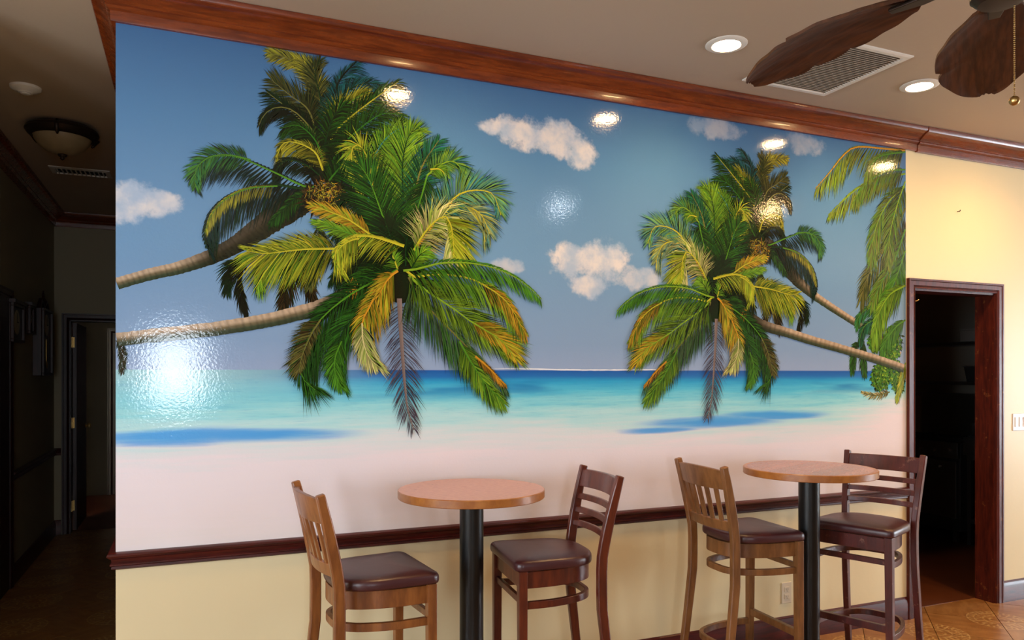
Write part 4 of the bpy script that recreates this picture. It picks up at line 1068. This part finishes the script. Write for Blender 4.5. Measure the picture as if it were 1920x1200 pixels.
for k in range(3):
    a = 2 * PI * k / 3 + 0.5; b = bmesh.new(); tube(b, [(0.185 * math.cos(a), 0.185 * math.sin(a), -0.02), (0.208 * math.cos(a), 0.208 * math.sin(a), -0.05), (0.178 * math.cos(a), 0.178 * math.sin(a), -0.088), (0.170 * math.cos(a), 0.170 * math.sin(a), -0.10)], [0.008, 0.012, 0.010, 0.005], 8)
    obj('scroll_clip', b, M['bronze'], t, smooth=True)

t = empty('hall_ceiling_vent', (-0.482, 3.145, CEIL)); tag(t, 'small rectangular louvred vent in the hall ceiling', 'vent')
hx, hy = 0.20, 0.11
b = bmesh.new(); loft(b, [[(sx * (hx - k), sy * (hy - k), z_) for k, z_ in ((0, 0), (0, -0.006), (0.03, -0.012), (0.036, -0.002), (0.036, 0))] for sx, sy in ((1, 1), (-1, 1), (-1, -1), (1, -1), (1, 1))], True, False); bmesh.ops.remove_doubles(b, verts=b.verts, dist=1e-6); obj('frame', b, M['white'], t)
obj('backing', boxes((-0.165, 0.165, -0.075, 0.075, -0.0016, -0.0002)), M['dark'], t)
for i in range(11):
    x_ = -0.15 + i * 0.03; b = bmesh.new(); box(b, x_ - 0.003, x_ + 0.003, -0.073, 0.073, -0.014, -0.002); obj('louvre', b, M['white'], t)

def clock(name, y, z, w, hgt, d, label, crest, dial=True, pend=True):
    """wall clock on the hall's left wall; front faces +x"""
    t = empty(name, (-0.91, y, z)); tag(t, label, 'clock', 'dark wooden wall clocks in the hall')
    f = 0.022
    obj('case', boxes((0.0, d - 0.02, -w / 2, w / 2, 0, hgt)), M['dark_door'], t, bevel=0.004)
    fr = boxes((d - 0.02, d, -w / 2, w / 2, 0, f), (d - 0.02, d, -w / 2, w / 2, hgt - f, hgt), (d - 0.02, d, -w / 2, -w / 2 + f, f, hgt - f), (d - 0.02, d, w / 2 - f, w / 2, f, hgt - f))
    obj('door_frame', fr, M['dark_door'], t, bevel=0.003)
    cr = bmesh.new()
    if crest:
        tube(cr, [(d / 2, -w * 0.45, hgt), (d / 2, -w * 0.28, hgt + 0.07), (d / 2, 0, hgt + 0.02), (d / 2, w * 0.28, hgt + 0.07), (d / 2, w * 0.45, hgt)], [0.02, 0.016, 0.02, 0.016, 0.02], 8)
        tube(cr, [(d / 2, 0, hgt), (d / 2, 0, hgt + 0.07), (d / 2, 0, hgt + 0.10), (d / 2, 0, hgt + 0.16)], [0.012, 0.03, 0.012, 0.004], 10)
    else: box(cr, 0, d + 0.012, -w / 2 - 0.012, w / 2 + 0.012, hgt, hgt + 0.025)
    obj('crest', cr, M['dark_door'], t, smooth=crest, auto=True)
    r = min(w * 0.34, 0.09)
    b = bmesh.new(); lathe(b, [(0, 0.004), (r, 0.004), (r, 0), (0, 0)], 28); bmesh.ops.transform(b, matrix=Matrix.Translation((d - 0.0195, 0, hgt - f - r - 0.02)) @ Matrix.Rotation(PI / 2, 4, 'Y'), verts=b.verts)
    di = obj('dial', b, M['clock_face'], t)
    b = boxes((0.005, 0.006, -0.003, 0.003, -0.005, r * 0.75)); box(b, 0.005, 0.006, -0.005, r * 0.5, -0.003, 0.003)
    ha = obj('hands', b, M['dark'], di); ha.location = (d - 0.0195, 0, hgt - f - r - 0.02)
    if pend:
        zt = hgt - 2 * f - 2 * r - 0.03; zb = f + 0.07
        obj('pendulum_rod', boxes((d - 0.0195, d - 0.016, -0.004, 0.004, zb, zt)), M['brass'], t)
        b = bmesh.new(); lathe(b, [(0, 0.006), (0.03, 0.003), (0.034, 0), (0, 0)], 20); bmesh.ops.transform(b, matrix=Matrix.Translation((d - 0.0155, 0, zb)) @ Matrix.Rotation(PI / 2, 4, 'Y'), verts=b.verts); obj('pendulum_bob', b, M['brass'], t, smooth=True)
M['clock_face'] = mat('ivory_dial', (0.55, 0.48, 0.34), 0.4)
clock('wall_clock', 3.14, 1.755, 0.40, 0.28, 0.035, 'small dark boxy wall clock beside the hall side door', False, pend=False)
clock('wall_clock', 3.58, 1.84, 0.16, 0.22, 0.045, 'narrow dark wall clock between two larger hall clocks', False, pend=False)
clock('wall_clock', 4.06, 1.51, 0.44, 0.56, 0.085, 'tall dark pendulum wall clock with carved crest in the hall', True)

# ------------------------------------------------------------------ right wall details
t = empty('light_switch_plate', (5.475, 0, 1.2)); tag(t, 'white multi-gang light switch plate on the yellow wall right of the doorway', 'light switch')
obj('plate', boxes((-0.094, 0.094, -0.006, 0.0, -0.058, 0.058)), M['plastic'], t, bevel=0.003)
for i in range(4):
    x_ = (i - 1.5) * 0.043; obj('toggle', boxes((x_ - 0.012, x_ + 0.012, -0.011, -0.006, -0.033, 0.033)), M['plastic'], t, bevel=0.002)
t = empty('wall_outlet', (3.42, 0, 0.272)); tag(t, 'beige duplex wall outlet below the chair rail', 'outlet')
pl = mat('almond_plastic', (0.72, 0.62, 0.46), 0.35)
obj('plate', boxes((-0.036, 0.036, -0.005, 0, -0.06, 0.06)), pl, t, bevel=0.003)
for zz in (-0.02, 0.02):
    r_ = obj('socket', boxes((-0.017, 0.017, -0.0075, -0.005, zz - 0.014, zz + 0.014)), pl, t, bevel=0.002)
    obj('slots', boxes((-0.008, -0.006, -0.0078, -0.0076, zz - 0.004, zz + 0.006), (0.006, 0.008, -0.0078, -0.0076, zz - 0.004, zz + 0.006), (-0.002, 0.002, -0.0078, -0.0076, zz - 0.011, zz - 0.007)), M['dark'], r_)
b = bmesh.new(); tube(b, [(0, 0, 0), (0, -0.018, 0.0), (0, -0.022, 0.008)], 0.003, 6); nl = obj('wall_hook', b, M['bronze'], None, smooth=True); nl.location = (4.843, 0, 2.576)
tag(nl, 'tiny bent hook in the yellow wall above the doorway', 'hook')

# ------------------------------------------------------------------ kitchen beyond the doorway
M['grey_box'] = mat('dull_plastic', (0.35, 0.32, 0.28), 0.5)
def kitchen():
    t = empty('kitchen_range', (6.62, 1.75, 0.002)); tag(t, 'steel commercial kitchen range with row of knobs seen through the doorway', 'stove')
    obj('body', boxes((0.02, 0.70, -0.45, 0.45, 0.10, 0.90)), M['iron'], t, bevel=0.004)
    obj('control_panel', boxes((-0.02, 0.02, -0.45, 0.45, 0.76, 0.90)), M['steel'], t, bevel=0.004)
    for i in range(6):
        b = bmesh.new(); lathe(b, [(0, 0.03), (0.018, 0.03), (0.022, 0.0), (0, 0)], 16); bmesh.ops.transform(b, matrix=Matrix.Translation((-0.0205, -0.37 + i * 0.148, 0.83)) @ Matrix.Rotation(-PI / 2, 4, 'Y'), verts=b.verts); obj('knob', b, M['steel'], t, smooth=True, auto=True)
    dr = obj('oven_door', boxes((-0.012, 0.02, -0.43, 0.43, 0.22, 0.73)), M['steel'], t, bevel=0.005)
    b = bmesh.new(); tube(b, [(-0.055, -0.3, 0.68), (-0.055, 0.3, 0.68)], 0.011, 10); box(b, -0.055, -0.0125, -0.29, -0.27, 0.672, 0.688); box(b, -0.055, -0.0125, 0.27, 0.29, 0.672, 0.688); obj('handle', b, M['steel'], dr, smooth=True, auto=True)
    for s in (-0.38, 0.38):
        for xx in (0.06, 0.64): obj('leg', boxes((xx - 0.02, xx + 0.02, s - 0.02, s + 0.02, 0, 0.10)), M['steel'], t)
    for i in range(3):
        for xx in (0.2, 0.5):
            y_ = -0.29 + i * 0.29; obj('grate', boxes((xx - 0.13, xx + 0.13, y_ - 0.008, y_ + 0.008, 0.9005, 0.925), (xx - 0.008, xx + 0.008, y_ - 0.13, y_ - 0.009, 0.9005, 0.925), (xx - 0.008, xx + 0.008, y_ + 0.009, y_ + 0.13, 0.9005, 0.925)), M['iron'], t)
    obj('back_riser', boxes((0.66, 0.70, -0.45, 0.45, 0.9005, 1.30), (0.45, 0.70, -0.45, 0.45, 1.30, 1.33)), M['steel'], t)
    t = empty('griddle', (6.62, 0.90, 0.002)); tag(t, 'dark steel griddle on a stand beside the kitchen range', 'griddle')
    obj('body', boxes((0.0, 0.68, -0.36, 0.36, 0.80, 0.96)), M['steel'], t, bevel=0.005)
    obj('cooking_plate', boxes((0.04, 0.66, -0.34, 0.34, 0.9605, 0.975)), M['iron'], t)
    obj('splash_guard', boxes((0.66, 0.68, -0.36, 0.36, 0.9605, 1.12), (0.10, 0.66, -0.36, -0.345, 0.9755, 1.08), (0.10, 0.66, 0.345, 0.36, 0.9755, 1.08)), M['steel'], t)
    for i in range(3):
        b = bmesh.new(); lathe(b, [(0, 0.028), (0.018, 0.028), (0.022, 0.0), (0, 0)], 16); bmesh.ops.transform(b, matrix=Matrix.Translation((-0.0005, -0.22 + i * 0.22, 0.87)) @ Matrix.Rotation(-PI / 2, 4, 'Y'), verts=b.verts); obj('knob', b, M['steel'], t, smooth=True, auto=True)
    obj('stand', boxes((0.02, 0.66, -0.34, 0.34, 0.76, 0.80), (0.02, 0.66, -0.34, 0.34, 0.2, 0.23)), M['steel'], t)
    for s in (-0.32, 0.32):
        for xx in (0.04, 0.64): obj('leg', boxes((xx - 0.018, xx + 0.018, s - 0.018, s + 0.018, 0, 0.76)), M['steel'], t)
    def shelf(z, y0, y1, d, label):
        t = empty('kitchen_shelf', (7.35, (y0 + y1) / 2, z)); tag(t, label, 'shelf', 'kitchen wall shelves')
        w = (y1 - y0) / 2
        obj('board', boxes((-d, 0, -w, w, 0, 0.03)), M['steel'], t, bevel=0.003)
        for s in (-1, 1):
            b = bmesh.new(); loft(b, [[(0, s * (w - 0.15) - 0.01, 0), (-d * 0.8, s * (w - 0.15) - 0.01, 0), (0, s * (w - 0.15) - 0.01, -0.16)], [(0, s * (w - 0.15) + 0.01, 0), (-d * 0.8, s * (w - 0.15) + 0.01, 0), (0, s * (w - 0.15) + 0.01, -0.16)]]); obj('bracket', b, M['steel'], t)
    shelf(1.80, 0.5, 2.9, 0.32, 'high steel shelf on the dark kitchen wall')
    shelf(1.42, 0.4, 2.6, 0.26, 'lower steel shelf above the kitchen range')
    t = empty('emergency_light', (7.13, 1.55, 1.83)); tag(t, 'small pale box standing on the high kitchen shelf', 'box')
    obj('housing', boxes((-0.05, 0.05, -0.08, 0.08, 0, 0.11)), M['grey_box'], t, bevel=0.006)
    obj('lid', boxes((-0.054, 0.054, -0.084, 0.084, 0.1105, 0.125)), M['grey_box'], t, bevel=0.004)
    for i, (y_, w_, h_, lb) in enumerate(((0.95, 0.32, 0.09, 'flat dark tray on the lower kitchen shelf near the griddle'), (1.45, 0.30, 0.14, 'dark food pan on the lower kitchen shelf above the range'))):
        t = empty('food_pan', (7.21, y_, 1.45)); tag(t, lb, 'pan', 'pans on the lower kitchen shelf')
        b = bmesh.new(); k = 0.02; loft(b, [[(-0.10, -w_ / 2 + k, 0), (0.10, -w_ / 2 + k, 0), (0.10, w_ / 2 - k, 0), (-0.10, w_ / 2 - k, 0)], [(-0.115, -w_ / 2, h_), (0.115, -w_ / 2, h_), (0.115, w_ / 2, h_), (-0.115, w_ / 2, h_)]]); obj('pan', b, M['iron'], t)
        obj('rim', boxes((-0.125, 0.125, -w_ / 2 - 0.01, w_ / 2 + 0.01, h_ + 0.0003, h_ + 0.008)), M['steel'], t)
kitchen()
